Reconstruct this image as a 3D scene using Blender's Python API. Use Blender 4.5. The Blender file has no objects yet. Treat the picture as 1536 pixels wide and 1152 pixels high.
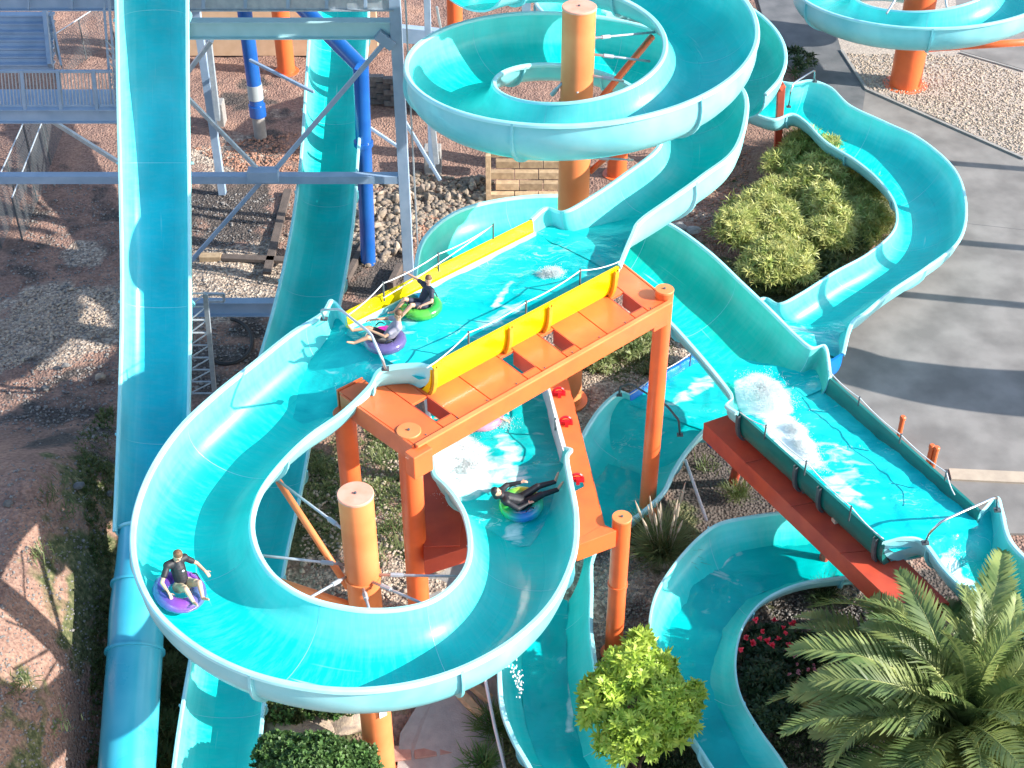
import bpy, bmesh, math, random
import numpy as np
from mathutils import Vector, Matrix, noise, geometry
random.seed(7); RNG = np.random.default_rng(7)
R = math.radians; PI = math.pi
S = bpy.context.scene
COL = S.collection
# ------------------------------------------------------------------ camera, sky, sun
CAM_H = 26.0; PITCH = R(38.0); F = 2128.0
cd = bpy.data.cameras.new('camera'); cam = bpy.data.objects.new('camera', cd); COL.objects.link(cam)
cam.location = (0, 0, CAM_H); cam.rotation_euler = (PI/2 - PITCH, 0, 0)
cd.sensor_width = 36; cd.lens = F/1536*36; cd.clip_start = .5; cd.clip_end = 1500
S.camera = cam
SUN_EL = R(28.5); SUN_AZ = R(-13)            # direction to the sun, measured from +X
sdir = Vector((math.cos(SUN_EL)*math.cos(SUN_AZ), math.cos(SUN_EL)*math.sin(SUN_AZ), math.sin(SUN_EL)))
w = bpy.data.worlds.new('World'); S.world = w; w.use_nodes = True
nt = w.node_tree; bg = nt.nodes['Background']
sky = nt.nodes.new('ShaderNodeTexSky'); sky.sky_type = 'NISHITA'; sky.sun_disc = False
sky.sun_elevation = SUN_EL; sky.sun_rotation = math.atan2(sdir.x, sdir.y)
nt.links.new(sky.outputs[0], bg.inputs[0]); bg.inputs[1].default_value = .15
sl = bpy.data.lights.new('sun', 'SUN'); sl.energy = 4.3; sl.angle = R(.5); sl.color = (1, .95, .87)
so = bpy.data.objects.new('sun', sl); COL.objects.link(so); so.location = (30, -20, 60)
so.rotation_euler = (-sdir).to_track_quat('-Z', 'Y').to_euler()
S.view_settings.view_transform = 'Standard'; S.view_settings.look = 'None'
S.view_settings.exposure = 1.18; S.view_settings.gamma = 1; S.view_settings.use_curve_mapping = False
S.cycles.max_bounces = 6; S.cycles.diffuse_bounces = 4
# ------------------------------------------------------------------ from a sight line and a height to a point in the place
FW = Vector((0, math.cos(PITCH), -math.sin(PITCH))); UP = Vector((0, math.sin(PITCH), math.cos(PITCH))); CAM = Vector((0, 0, CAM_H))
def ray(px, py): return FW + Vector((1, 0, 0))*((px-768)/F) + UP*(-(py-576)/F)
def P(px, py, z): d = ray(px, py); return CAM + d*((z-CAM_H)/d.z)          # point at height z
def V(px, py, Y): d = ray(px, py); return CAM + d*(Y/d.y)                   # point in the vertical plane y = Y
def sm(t): t = min(1, max(0, t)); return t*t*(3-2*t)
def gz(x, y): return -1.7*sm((25.5-y)/5.5)*(1-sm((-9.5-x)/1.2)) + 2.5*sm((-9.5-x)/2.6)*sm((32-y)/6)
def G(px, py, dz=0):
    z = 0
    for _ in range(14): p = P(px, py, z); z += .6*(gz(p.x, p.y)-z)
    return P(px, py, z+dz)
# ------------------------------------------------------------------ materials
def nmat(name, c1, c2=None, rough=.5, scale=4, metal=0, bump=0, bscale=None, detail=5, spec=.5, coat=0, lo=.35, hi=.65, trans=0, coord='pos', rvar=0, rnd=0):
    m = bpy.data.materials.new(name); m.use_nodes = True; t = m.node_tree; n = t.nodes; l = t.links
    b = n['Principled BSDF']; b.inputs['Roughness'].default_value = rough; b.inputs['Metallic'].default_value = metal
    b.inputs['Specular IOR Level'].default_value = spec; b.inputs['Coat Weight'].default_value = coat; b.inputs['Coat Roughness'].default_value = .08
    if coord == 'pos': src = n.new('ShaderNodeNewGeometry').outputs['Position']
    else: src = n.new('ShaderNodeTexCoord').outputs['Object']
    b.inputs['Base Color'].default_value = (*c1, 1)
    m.diffuse_color = (*c1, 1)
    if c2:
        t1 = n.new('ShaderNodeTexNoise'); t1.inputs['Scale'].default_value = scale; t1.inputs['Detail'].default_value = detail; l.new(src, t1.inputs['Vector'])
        cr = n.new('ShaderNodeValToRGB'); cr.color_ramp.elements[0].position = lo; cr.color_ramp.elements[1].position = hi
        cr.color_ramp.elements[0].color = (*c1, 1); cr.color_ramp.elements[1].color = (*c2, 1)
        l.new(t1.outputs['Fac'], cr.inputs[0]); out = cr.outputs[0]
        if rnd:
            oi = n.new('ShaderNodeObjectInfo'); hs = n.new('ShaderNodeHueSaturation'); mr = n.new('ShaderNodeMapRange')
            mr.inputs['To Min'].default_value = 1-rnd; mr.inputs['To Max'].default_value = 1+rnd
            l.new(oi.outputs['Random'], mr.inputs[0]); l.new(mr.outputs[0], hs.inputs['Value']); l.new(out, hs.inputs['Color']); out = hs.outputs[0]
        l.new(out, b.inputs['Base Color'])
        if rvar:
            mr = n.new('ShaderNodeMapRange'); mr.inputs['To Min'].default_value = rough-rvar; mr.inputs['To Max'].default_value = rough+rvar
            l.new(t1.outputs['Fac'], mr.inputs[0]); l.new(mr.outputs[0], b.inputs['Roughness'])
    if bump:
        t2 = n.new('ShaderNodeTexNoise'); t2.inputs['Scale'].default_value = bscale or scale*4; t2.inputs['Detail'].default_value = 6; l.new(src, t2.inputs['Vector'])
        bp = n.new('ShaderNodeBump'); bp.inputs['Strength'].default_value = bump; bp.inputs['Distance'].default_value = .05
        l.new(t2.outputs['Fac'], bp.inputs['Height']); l.new(bp.outputs[0], b.inputs['Normal'])
    if trans:
        tr = n.new('ShaderNodeBsdfTranslucent'); mx = n.new('ShaderNodeMixShader'); mx.inputs[0].default_value = trans
        if c2: l.new(out, tr.inputs[0])
        else: tr.inputs[0].default_value = (*c1, 1)
        l.new(b.outputs[0], mx.inputs[1]); l.new(tr.outputs[0], mx.inputs[2]); l.new(mx.outputs[0], n['Material Output'].inputs[0])
    return m
M = {}
def flume_mat(name, floor, wall, streak=1.0):
    """gel-coat of a flume: UV.x runs across (0..1), UV.y along in metres"""
    m = bpy.data.materials.new(name); m.use_nodes = True; t = m.node_tree; n = t.nodes; l = t.links; b = n['Principled BSDF']
    uv = n.new('ShaderNodeUVMap'); sp = n.new('ShaderNodeSeparateXYZ'); l.new(uv.outputs[0], sp.inputs[0])
    def math_(op, a, c, cl=False):
        k = n.new('ShaderNodeMath'); k.operation = op; k.use_clamp = cl
        for i, q in enumerate((a, c)):
            if q is None: continue
            if isinstance(q, (int, float)): k.inputs[i].default_value = q
            else: l.new(q, k.inputs[i])
        return k.outputs[0]
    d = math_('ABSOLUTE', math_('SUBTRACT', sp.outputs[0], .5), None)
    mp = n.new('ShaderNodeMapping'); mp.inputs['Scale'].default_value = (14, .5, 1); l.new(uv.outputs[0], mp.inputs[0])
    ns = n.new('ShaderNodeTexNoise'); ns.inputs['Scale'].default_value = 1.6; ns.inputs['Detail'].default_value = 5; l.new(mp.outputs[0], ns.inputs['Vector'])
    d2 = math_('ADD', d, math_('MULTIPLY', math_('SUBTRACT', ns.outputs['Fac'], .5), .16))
    cr = n.new('ShaderNodeValToRGB'); e = cr.color_ramp.elements; e[0].position = .22; e[1].position = .47; e[0].color = (*floor, 1); e[1].color = (*wall, 1); l.new(d2, cr.inputs[0])  # wet floor deeper, upper walls paler with a sunlit look put into the colour
    g = n.new('ShaderNodeNewGeometry'); n2 = n.new('ShaderNodeTexNoise'); n2.inputs['Scale'].default_value = .9; n2.inputs['Detail'].default_value = 7; l.new(g.outputs['Position'], n2.inputs['Vector'])
    hs = n.new('ShaderNodeHueSaturation'); l.new(cr.outputs[0], hs.inputs['Color'])
    mr = n.new('ShaderNodeMapRange'); mr.inputs['From Min'].default_value = .3; mr.inputs['From Max'].default_value = .7; mr.inputs['To Min'].default_value = .86; mr.inputs['To Max'].default_value = 1.1; l.new(n2.outputs['Fac'], mr.inputs[0]); l.new(mr.outputs[0], hs.inputs['Value'])
    m5 = n.new('ShaderNodeMapping'); m5.inputs['Scale'].default_value = (2.2, 3.2, 1); l.new(uv.outputs[0], m5.inputs[0]); n5 = n.new('ShaderNodeTexNoise'); n5.inputs['Scale'].default_value = 2.4; n5.inputs['Detail'].default_value = 9; n5.inputs['Roughness'].default_value = .7; l.new(m5.outputs[0], n5.inputs['Vector'])
    r5 = n.new('ShaderNodeMapRange'); r5.inputs['From Min'].default_value = .32; r5.inputs['From Max'].default_value = .68; r5.inputs['To Min'].default_value = .94; r5.inputs['To Max'].default_value = 1.04; l.new(n5.outputs['Fac'], r5.inputs[0]); l.new(r5.outputs[0], hs.inputs['Saturation'])
    # thin white water streaks down the middle
    m3 = n.new('ShaderNodeMapping'); m3.inputs['Scale'].default_value = (26, .45, 1); l.new(uv.outputs[0], m3.inputs[0])
    n3 = n.new('ShaderNodeTexNoise'); n3.inputs['Scale'].default_value = 1.3; n3.inputs['Detail'].default_value = 3; n3.inputs['Distortion'].default_value = .4; l.new(m3.outputs[0], n3.inputs['Vector'])
    c3 = n.new('ShaderNodeValToRGB'); c3.color_ramp.elements[0].position = .68; c3.color_ramp.elements[1].position = .82; l.new(n3.outputs['Fac'], c3.inputs[0])
    wet = math_('SUBTRACT', 1, math_('MULTIPLY', d, 5.0), True)
    mx = n.new('ShaderNodeMix'); mx.data_type = 'RGBA'; l.new(math_('MULTIPLY', math_('MULTIPLY', c3.outputs[0], wet), .5*streak), mx.inputs[0]); l.new(hs.outputs[0], mx.inputs[6]); mx.inputs[7].default_value = (.75, .95, .95, 1)
    l.new(mx.outputs[2], b.inputs['Base Color'])
    mr2 = n.new('ShaderNodeMapRange'); mr2.inputs['To Max'].default_value = .13; mr2.inputs['To Min'].default_value = .36; l.new(wet, mr2.inputs[0]); l.new(mr2.outputs[0], b.inputs['Roughness'])
    bp = n.new('ShaderNodeBump'); bp.inputs['Distance'].default_value = .02
    l.new(math_('MULTIPLY', wet, .5), bp.inputs['Strength']); l.new(ns.outputs['Fac'], bp.inputs['Height']); l.new(bp.outputs[0], b.inputs['Normal'])
    b.inputs['Coat Weight'].default_value = .08; b.inputs['Coat Roughness'].default_value = .15; b.inputs['Specular IOR Level'].default_value = .3
    return m
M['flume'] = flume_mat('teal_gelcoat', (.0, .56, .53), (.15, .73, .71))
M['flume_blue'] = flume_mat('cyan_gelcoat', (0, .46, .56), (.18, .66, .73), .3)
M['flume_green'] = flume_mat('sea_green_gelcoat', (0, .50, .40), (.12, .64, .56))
M['pale'] = nmat('pale_cyan_gelcoat', (.30, .72, .76), (.40, .80, .83), .35, 1.5, coat=.3, rvar=.08)
M['shell'] = nmat('aqua_shell', (.17, .58, .65), (.30, .69, .74), .4, .8, coat=.3, rvar=.08)
M['white'] = nmat('white_gelcoat', (.75, .72, .74), (.62, .60, .63), .4, 3)
M['tubeblue'] = nmat('blue_tube_gelcoat', (.03, .40, .54), (.07, .47, .60), .3, .9, coat=.4, rvar=.1)
M['orange'] = nmat('orange_paint', (.80, .15, .04), (.64, .115, .035), .42, 1.7, lo=.45, hi=.8, bump=.03, bscale=30, coat=.15, rvar=.12)
M['orange_l'] = nmat('sun_bleached_orange_paint', (.85, .27, .095), (.76, .21, .065), .5, 1.1, bump=.03, bscale=30, rvar=.1)
M['cap'] = nmat('faded_salmon_cap', (.78, .37, .27), (.70, .30, .2), .6, 4, bump=.05)
M['red'] = nmat('red_orange_paint', (.58, .085, .04), (.44, .06, .035), .45, 1.5, bump=.04, bscale=18, rvar=.12)
M['redplastic'] = nmat('red_plastic', (.55, .01, .02), None, .35)
M['yellow'] = nmat('yellow_gelcoat', (.93, .66, 0), (.88, .58, 0), .3, 1.2, coat=.3)
M['yrib'] = nmat('ochre_rib', (.60, .32, .03), (.5, .25, .02), .45, 3)
M['dgreen'] = nmat('dark_green_gelcoat', (.005, .13, .12), (.008, .18, .16), .35, 1.2, coat=.3)
M['bluevinyl'] = nmat('blue_vinyl', (0, .16, .62), (0, .2, .7), .35, 3, coat=.3)
M['steel'] = nmat('grey_blue_paint', (.24, .34, .47), (.31, .41, .54), .5, 2, bump=.04, bscale=25, rvar=.12)
M['steel_l'] = nmat('galvanised_steel', (.50, .56, .60), (.38, .44, .50), .42, 6, metal=.35, rvar=.12)
M['steel_teal'] = nmat('pale_teal_paint', (.36, .60, .64), (.42, .66, .70), .45, 2)
M['darksteel'] = nmat('dark_steel', (.06, .08, .09), (.10, .11, .12), .5, 6)
M['chrome'] = nmat('stainless_steel', (.6, .63, .66), None, .22, metal=1)
M['pipe'] = nmat('blue_pipe_paint', (.01, .09, .36), (.015, .12, .42), .25, 1.5, coat=.4)
M['pipeband'] = nmat('grey_band', (.35, .4, .42), None, .5)
M['concrete'] = nmat('concrete', (.34, .32, .30), (.26, .25, .24), .9, 3, bump=.3, bscale=25)
M['timber'] = nmat('weathered_timber', (.50, .36, .22), (.36, .25, .15), .8, 6, bump=.3, bscale=30, coord='obj', rnd=.25)
M['oldtimber'] = nmat('old_grey_timber', (.13, .10, .085), (.09, .07, .06), .9, 5, bump=.3, bscale=30)
M['paleboard'] = nmat('pale_board', (.55, .47, .36), (.45, .38, .30), .8, 4, bump=.1)
M['stone'] = nmat('tan_stone', (.42, .33, .24), (.25, .20, .17), .9, 7, bump=.4, bscale=30, rnd=.3)
M['stone_d'] = nmat('grey_stone', (.20, .19, .18), (.10, .10, .10), .9, 5, bump=.4, bscale=30, rnd=.3)
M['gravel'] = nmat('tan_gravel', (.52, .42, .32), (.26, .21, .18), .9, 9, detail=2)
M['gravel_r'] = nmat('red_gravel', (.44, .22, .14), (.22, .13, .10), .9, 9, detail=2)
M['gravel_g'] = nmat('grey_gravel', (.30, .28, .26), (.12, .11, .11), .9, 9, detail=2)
M['rubber'] = nmat('black_rubber', (.012, .012, .013), None, .6)
M['foam'] = nmat('white_water', (.93, .97, .98), (.90, .95, .96), .5, 9, trans=.5)
M['paving'] = nmat('terracotta_paver', (.42, .24, .19), (.34, .19, .15), .85, 5, bump=.2, coord='obj', rnd=.12)
M['block'] = nmat('grey_block', (.16, .15, .14), (.11, .10, .10), .9, 8, bump=.3, coord='obj', rnd=.3)
M['wire'] = nmat('fence_wire', (.16, .18, .19), None, .5, metal=.4)
M['rope'] = nmat('white_rope', (.7, .72, .72), None, .7)
M['paper'] = nmat('white_sticker', (.8, .8, .8), None, .5)
def leaf(name, a, b, s=3, tr=.3, rnd=.25): return nmat(name, a, b, .45, s, trans=tr, rnd=rnd, spec=.4)
M['bamboo'] = leaf('yellow_green_leaf', (.34, .42, .10), (.70, .68, .25), 3)
M['lime'] = leaf('lime_leaf', (.34, .50, .06), (.50, .62, .10), rnd=.15)
M['bush'] = leaf('mid_green_leaf', (.07, .16, .04), (.16, .28, .09))
M['weed'] = leaf('weed_leaf', (.07, .12, .035), (.15, .17, .06))
M['dark'] = leaf('dark_leaf', (.025, .055, .022), (.05, .09, .035))
M['grass'] = leaf('ornamental_grass', (.13, .19, .06), (.28, .30, .13))
M['palm'] = leaf('palm_leaflet', (.10, .165, .05), (.30, .35, .115), 1.2)
M['rachis'] = nmat('palm_rachis', (.35, .38, .12), (.30, .32, .10), .5, 3)
M['plume'] = nmat('dry_plume', (.62, .52, .40), (.50, .40, .30), .9, 8, trans=.3)
M['flower'] = nmat('red_flower', (.75, .02, .06), (.8, .08, .12), .5, 9, trans=.25, rnd=.2)
M['pflower'] = nmat('pink_flower', (.45, .12, .16), (.55, .25, .28), .6, 9)
M['bark'] = nmat('bark', (.12, .08, .055), (.20, .14, .10), .95, 7, bump=.5)
M['skin'] = nmat('skin', (.62, .36, .25), (.55, .30, .2), .5, 6)
M['skin2'] = nmat('tan_skin', (.55, .33, .21), (.48, .27, .17), .5, 6)
M['hair'] = nmat('brown_hair', (.10, .05, .025), (.16, .085, .04), .6, 30)
M['navy'] = nmat('navy_cloth', (.012, .018, .04), (.02, .028, .055), .7, 6)
M['black'] = nmat('black_cloth', (.008, .009, .012), (.018, .018, .024), .6, 6)
M['greycloth'] = nmat('grey_cloth', (.25, .24, .30), (.33, .31, .38), .8, 8)
M['pinkcloth'] = nmat('pink_cloth', (.8, .12, .28), (.85, .2, .35), .7, 8)
M['tancloth'] = nmat('sand_cloth', (.50, .40, .26), (.42, .33, .2), .8, 8)
M['eye'] = nmat('dark_eye', (.02, .012, .01), None, .3)
M['lip'] = nmat('lip', (.42, .14, .12), None, .5)
M['roof'] = nmat('tan_wall_paint', (.62, .42, .27), (.56, .37, .23), .8, 3)

def tubemat(name, cols, alpha=.9):
    """inflatable ring: colours run round it (object coordinates)"""
    m = bpy.data.materials.new(name); m.use_nodes = True; t = m.node_tree; n = t.nodes; l = t.links; b = n['Principled BSDF']
    tc = n.new('ShaderNodeTexCoord'); gr = n.new('ShaderNodeTexGradient'); gr.gradient_type = 'RADIAL'; l.new(tc.outputs['Object'], gr.inputs[0])
    cr = n.new('ShaderNodeValToRGB'); cr.color_ramp.interpolation = 'EASE'; e = cr.color_ramp.elements
    while len(e) < len(cols): e.new(.5)
    for i, c in enumerate(cols): e[i].position = i/len(cols); e[i].color = (*c, 1)
    l.new(gr.outputs[0], cr.inputs[0]); l.new(cr.outputs[0], b.inputs['Base Color'])
    b.inputs['Roughness'].default_value = .18; b.inputs['Coat Weight'].default_value = .5; b.inputs['Transmission Weight'].default_value = 1-alpha
    return m
M['ring_green'] = tubemat('green_blue_vinyl', [(.03, .38, .06), (.04, .46, .08), (0, .16, .45), (.03, .38, .1), (.1, .5, .06)])
M['ring_purple'] = tubemat('purple_vinyl', [(.16, .05, .36), (.08, .10, .40), (.28, .07, .45), (.12, .2, .45), (.36, .08, .5)], .6)
M['ring_pink'] = tubemat('violet_pink_vinyl', [(.18, .12, .30), (.65, .03, .42), (.20, .18, .36), (.15, .12, .32)], .7)
M['ring_rain'] = tubemat('rainbow_vinyl', [(.03, .5, .12), (.02, .2, .6), (.05, .55, .3), (.7, .6, .05), (.1, .6, .1)])
M['ring_rose'] = tubemat('rose_vinyl', [(.85, .12, .25), (.9, .3, .4), (.85, .15, .3), (.9, .4, .5)])

def watermat(name, deep, light, foam=.5, scale=1.0, streakdir=0):
    m = bpy.data.materials.new(name); m.use_nodes = True; t = m.node_tree; n = t.nodes; l = t.links; b = n['Principled BSDF']
    g = n.new('ShaderNodeNewGeometry'); mp = n.new('ShaderNodeMapping'); mp.inputs['Rotation'].default_value = (0, 0, streakdir); mp.inputs['Scale'].default_value = (.6*scale, 1.2*scale, 1); l.new(g.outputs['Position'], mp.inputs[0])
    def N(sc, det, dist, nd=None):
        k = n.new('ShaderNodeTexNoise'); k.inputs['Scale'].default_value = sc; k.inputs['Detail'].default_value = det; k.inputs['Distortion'].default_value = dist; l.new(mp.outputs[0], k.inputs['Vector']); return k.outputs['Fac']
    a = N(1.1, 6, .8)
    cr = n.new('ShaderNodeValToRGB'); e = cr.color_ramp.elements; e[0].position = .35; e[1].position = .7; e[0].color = (*deep, 1); e[1].color = (*light, 1); l.new(a, cr.inputs[0])
    r1 = N(2.2, 9, 1.6)      # thin foam filaments: ridges of the noise
    k1 = n.new('ShaderNodeMath'); k1.operation = 'SUBTRACT'; l.new(r1, k1.inputs[0]); k1.inputs[1].default_value = .5
    k2 = n.new('ShaderNodeMath'); k2.operation = 'ABSOLUTE'; l.new(k1.outputs[0], k2.inputs[0])
    k3 = n.new('ShaderNodeMapRange'); k3.inputs['From Min'].default_value = 0; k3.inputs['From Max'].default_value = .018; k3.inputs['To Min'].default_value = 1; k3.inputs['To Max'].default_value = 0; l.new(k2.outputs[0], k3.inputs[0])
    msk = n.new('ShaderNodeValToRGB'); msk.color_ramp.elements[0].position = .60-foam*.25; msk.color_ramp.elements[1].position = .75-foam*.2; l.new(N(.75, 4, .3), msk.inputs[0])
    k4 = n.new('ShaderNodeMath'); k4.operation = 'MULTIPLY'; l.new(k3.outputs[0], k4.inputs[0]); l.new(msk.outputs[0], k4.inputs[1])
    mx = n.new('ShaderNodeMix'); mx.data_type = 'RGBA'; l.new(k4.outputs[0], mx.inputs[0]); l.new(cr.outputs[0], mx.inputs[6]); mx.inputs[7].default_value = (.55, .85, .84, 1)
    at = n.new('ShaderNodeAttribute'); at.attribute_name = 'foam'; fn = N(2.6, 10, .9); q1 = n.new('ShaderNodeMath'); q1.operation = 'MULTIPLY_ADD'; l.new(fn, q1.inputs[0]); q1.inputs[1].default_value = 1.5; l.new(at.outputs['Fac'], q1.inputs[2])
    q2 = n.new('ShaderNodeMapRange'); q2.inputs['From Min'].default_value = .98; q2.inputs['From Max'].default_value = 1.45; l.new(q1.outputs[0], q2.inputs[0])
    mf = n.new('ShaderNodeMix'); mf.data_type = 'RGBA'; l.new(q2.outputs[0], mf.inputs[0]); l.new(mx.outputs[2], mf.inputs[6]); mf.inputs[7].default_value = (.82, .92, .93, 1)
    l.new(mf.outputs[2], b.inputs['Base Color'])
    q3 = n.new('ShaderNodeMapRange'); q3.inputs['To Min'].default_value = .1; q3.inputs['To Max'].default_value = .6; l.new(q2.outputs[0], q3.inputs[0]); l.new(q3.outputs[0], b.inputs['Roughness'])
    b.inputs['IOR'].default_value = 1.33
    bp = n.new('ShaderNodeBump'); bp.inputs['Strength'].default_value = .5; bp.inputs['Distance'].default_value = .05; l.new(N(4.5, 8, .7), bp.inputs['Height']); l.new(bp.outputs[0], b.inputs['Normal'])
    return m
M['water'] = watermat('turquoise_water', (0, .40, .42), (.02, .58, .57), .25, 1.0, R(-30))
M['stream'] = watermat('clear_running_water', (0, .36, .38), (0, .50, .50), -1.6, .7, R(60))
M['water3'] = watermat('bright_turquoise_water', (0, .46, .48), (.02, .60, .58), .15, 1.1, R(45))

# ------------------------------------------------------------------ mesh helpers
class MB:
    def __init__(s): s.v = []; s.f = []; s.m = []; s.uv = None
    def add(s, vs, fs, mi=0):
        o = len(s.v); s.v += [tuple(x) for x in vs]; s.f += [tuple(i+o for i in f) for f in fs]; s.m += [mi]*len(fs); return s
    def box(s, c, sz, rot=None, mi=0):
        c = Vector(c); h = Vector(sz)/2; rot = rot or Matrix.Identity(3)
        vs = [c + rot @ Vector((x*h.x, y*h.y, z*h.z)) for x in (-1, 1) for y in (-1, 1) for z in (-1, 1)]
        return s.add(vs, [(0,1,3,2), (4,6,7,5), (0,4,5,1), (2,3,7,6), (0,2,6,4), (1,5,7,3)], mi)
    def beam(s, a, b, wd, ht, mi=0, up=Vector((0, 0, 1))):
        a = Vector(a); b = Vector(b); d = b-a; L = d.length; d.normalize()
        if abs(d.dot(up)) > .98: up = Vector((0, 1, 0))
        sd = d.cross(up).normalized(); u = sd.cross(d)
        rot = Matrix((d, sd, u)).transposed()
        return s.box((a+b)/2, (L, wd, ht), rot, mi)
    def ibeam(s, a, b, wd, ht, mi=0, t=.03, up=Vector((0, 0, 1))):
        a = Vector(a); b = Vector(b); d = (b-a).normalized()
        if abs(d.dot(up)) > .98: up = Vector((0, 1, 0))
        sd = d.cross(up).normalized(); u = sd.cross(d)
        s.beam(a, b, t, ht-2*t, mi, up); s.beam(a+u*(ht-t)/2, b+u*(ht-t)/2, wd, t, mi, up); s.beam(a-u*(ht-t)/2, b-u*(ht-t)/2, wd, t, mi, up); return s
    def tube(s, pts, r, n=8, mi=0, caps=True, closed=False):
        pts = [Vector(p) for p in pts]; k = len(pts); rr = r if hasattr(r, '__len__') else [r]*k
        vs = []; pu = None
        for i, p in enumerate(pts):
            t = (pts[min(i+1, k-1)]-pts[max(i-1, 0)]) if not closed else (pts[(i+1) % k]-pts[i-1])
            t.normalize()
            if pu is None: pu = Vector((0, 0, 1)) if abs(t.z) < .9 else Vector((1, 0, 0))
            a = (pu - t*pu.dot(t)).normalized(); b = t.cross(a); pu = a
            vs += [p + (a*math.cos(2*PI*j/n) + b*math.sin(2*PI*j/n))*rr[i] for j in range(n)]
        fs = []
        for i in range(k if closed else k-1):
            for j in range(n): fs.append((i*n+j, i*n+(j+1) % n, ((i+1) % k)*n+(j+1) % n, ((i+1) % k)*n+j))
        if caps and not closed: fs += [tuple(range(n-1, -1, -1)), tuple((k-1)*n+j for j in range(n))]
        return s.add(vs, fs, mi)
    def lathe(s, c, prof, n=32, mi=0):
        c = Vector(c); vs = []; k = len(prof)
        for (r, z) in prof: vs += [c + Vector((r*math.cos(2*PI*j/n), r*math.sin(2*PI*j/n), z)) for j in range(n)]
        fs = [(i*n+j, i*n+(j+1) % n, (i+1)*n+(j+1) % n, (i+1)*n+j) for i in range(k-1) for j in range(n)]
        fs += [tuple(range(n-1, -1, -1)), tuple((k-1)*n+j for j in range(n))]
        return s.add(vs, fs, mi)
    def prism(s, poly, h, mi=0):                         # poly: 3D top outline, extruded down by h
        n = len(poly); poly = [Vector(p) for p in poly]
        vs = poly + [p-Vector((0, 0, h)) for p in poly]
        return s.add(vs, [tuple(range(n)), tuple(range(2*n-1, n-1, -1))] + [(i, i+n, (i+1) % n + n, (i+1) % n) for i in range(n)], mi)
def org(p):
    o = Vector((0, 0, 0))
    while p is not None: o += p.location; p = p.parent
    return o
def link(name, me, parent=None, loc=None):
    o = bpy.data.objects.new(name, me); COL.objects.link(o)
    if parent is not None: o.parent = parent
    if loc is not None: o.location = loc
    return o
def part(name, mb, mats, parent=None, smooth=False, bevel=0, auto=None, kind=None, origin=None):
    """one mesh object; world coordinates in, stored relative to the thing's base"""
    if not isinstance(mats, (list, tuple)): mats = [mats]
    if parent is not None: o = org(parent)
    elif origin is not None: o = Vector(origin)
    else:
        a = np.array(mb.v); o = Vector(((a[:, 0].min()+a[:, 0].max())/2, (a[:, 1].min()+a[:, 1].max())/2, a[:, 2].min()))
    me = bpy.data.meshes.new(name); me.from_pydata([(x-o.x, y-o.y, z-o.z) for x, y, z in mb.v], [], mb.f)
    for m in mats: me.materials.append(M[m])
    if len(mats) > 1: me.polygons.foreach_set('material_index', mb.m)
    if mb.uv is not None:
        ul = me.uv_layers.new(name='UVMap'); idx = np.empty(len(me.loops), int); me.loops.foreach_get('vertex_index', idx)
        ul.data.foreach_set('uv', np.array(mb.uv)[idx].ravel())
    bm = bmesh.new(); bm.from_mesh(me); bmesh.ops.recalc_face_normals(bm, faces=bm.faces) if mb.uv is None else None; bm.to_mesh(me); bm.free()
    ob = link(name, me, parent, None if parent is not None else o)
    if smooth: me.polygons.foreach_set('use_smooth', [True]*len(me.polygons))
    if smooth == 'auto': me.set_sharp_from_angle(angle=R(35))
    if bevel:
        b = ob.modifiers.new('bevel', 'BEVEL'); b.width = bevel; b.segments = 2; b.limit_method = 'ANGLE'; b.harden_normals = False
    if kind: ob['kind'] = kind
    return ob
def tag(o, label, cat, group=None):
    o['label'] = label; o['category'] = cat
    if group: o['group'] = group
    return o
def thing(name, label, cat, loc, group=None):
    o = bpy.data.objects.new(name, None); COL.objects.link(o); o.location = loc; o.empty_display_size = .3
    return tag(o, label, cat, group)
def raw(name, v, f, mat, parent=None, loc=(0, 0, 0), kind=None, smooth=False):
    me = bpy.data.meshes.new(name); v = np.asarray(v, float); f = np.asarray(f, np.int32); nv, nf, k = len(v), len(f), f.shape[1]
    me.vertices.add(nv); me.vertices.foreach_set('co', v.ravel()); me.loops.add(nf*k); me.loops.foreach_set('vertex_index', f.ravel())
    me.polygons.add(nf); me.polygons.foreach_set('loop_start', np.arange(nf)*k); me.polygons.foreach_set('loop_total', np.full(nf, k))
    if smooth: me.polygons.foreach_set('use_smooth', np.ones(nf, bool))
    me.materials.append(M[mat]); me.update(calc_edges=True); me.validate()
    o = link(name, me, parent, loc)
    if kind: o['kind'] = kind
    return o
def catmull(pts, step=.15):
    pts = [Vector(p) for p in pts]; out = []; pts = [pts[0]*2-pts[1]] + pts + [pts[-1]*2-pts[-2]]
    for i in range(1, len(pts)-2):
        a, b, c, d = pts[i-1:i+3]; n = 8
        for j in range(n):
            t = j/n; out.append(.5*((2*b)+(c-a)*t+(2*a-5*b+4*c-d)*t*t+(3*b-a-3*c+d)*t**3))
    out.append(pts[-2]); return out
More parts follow.
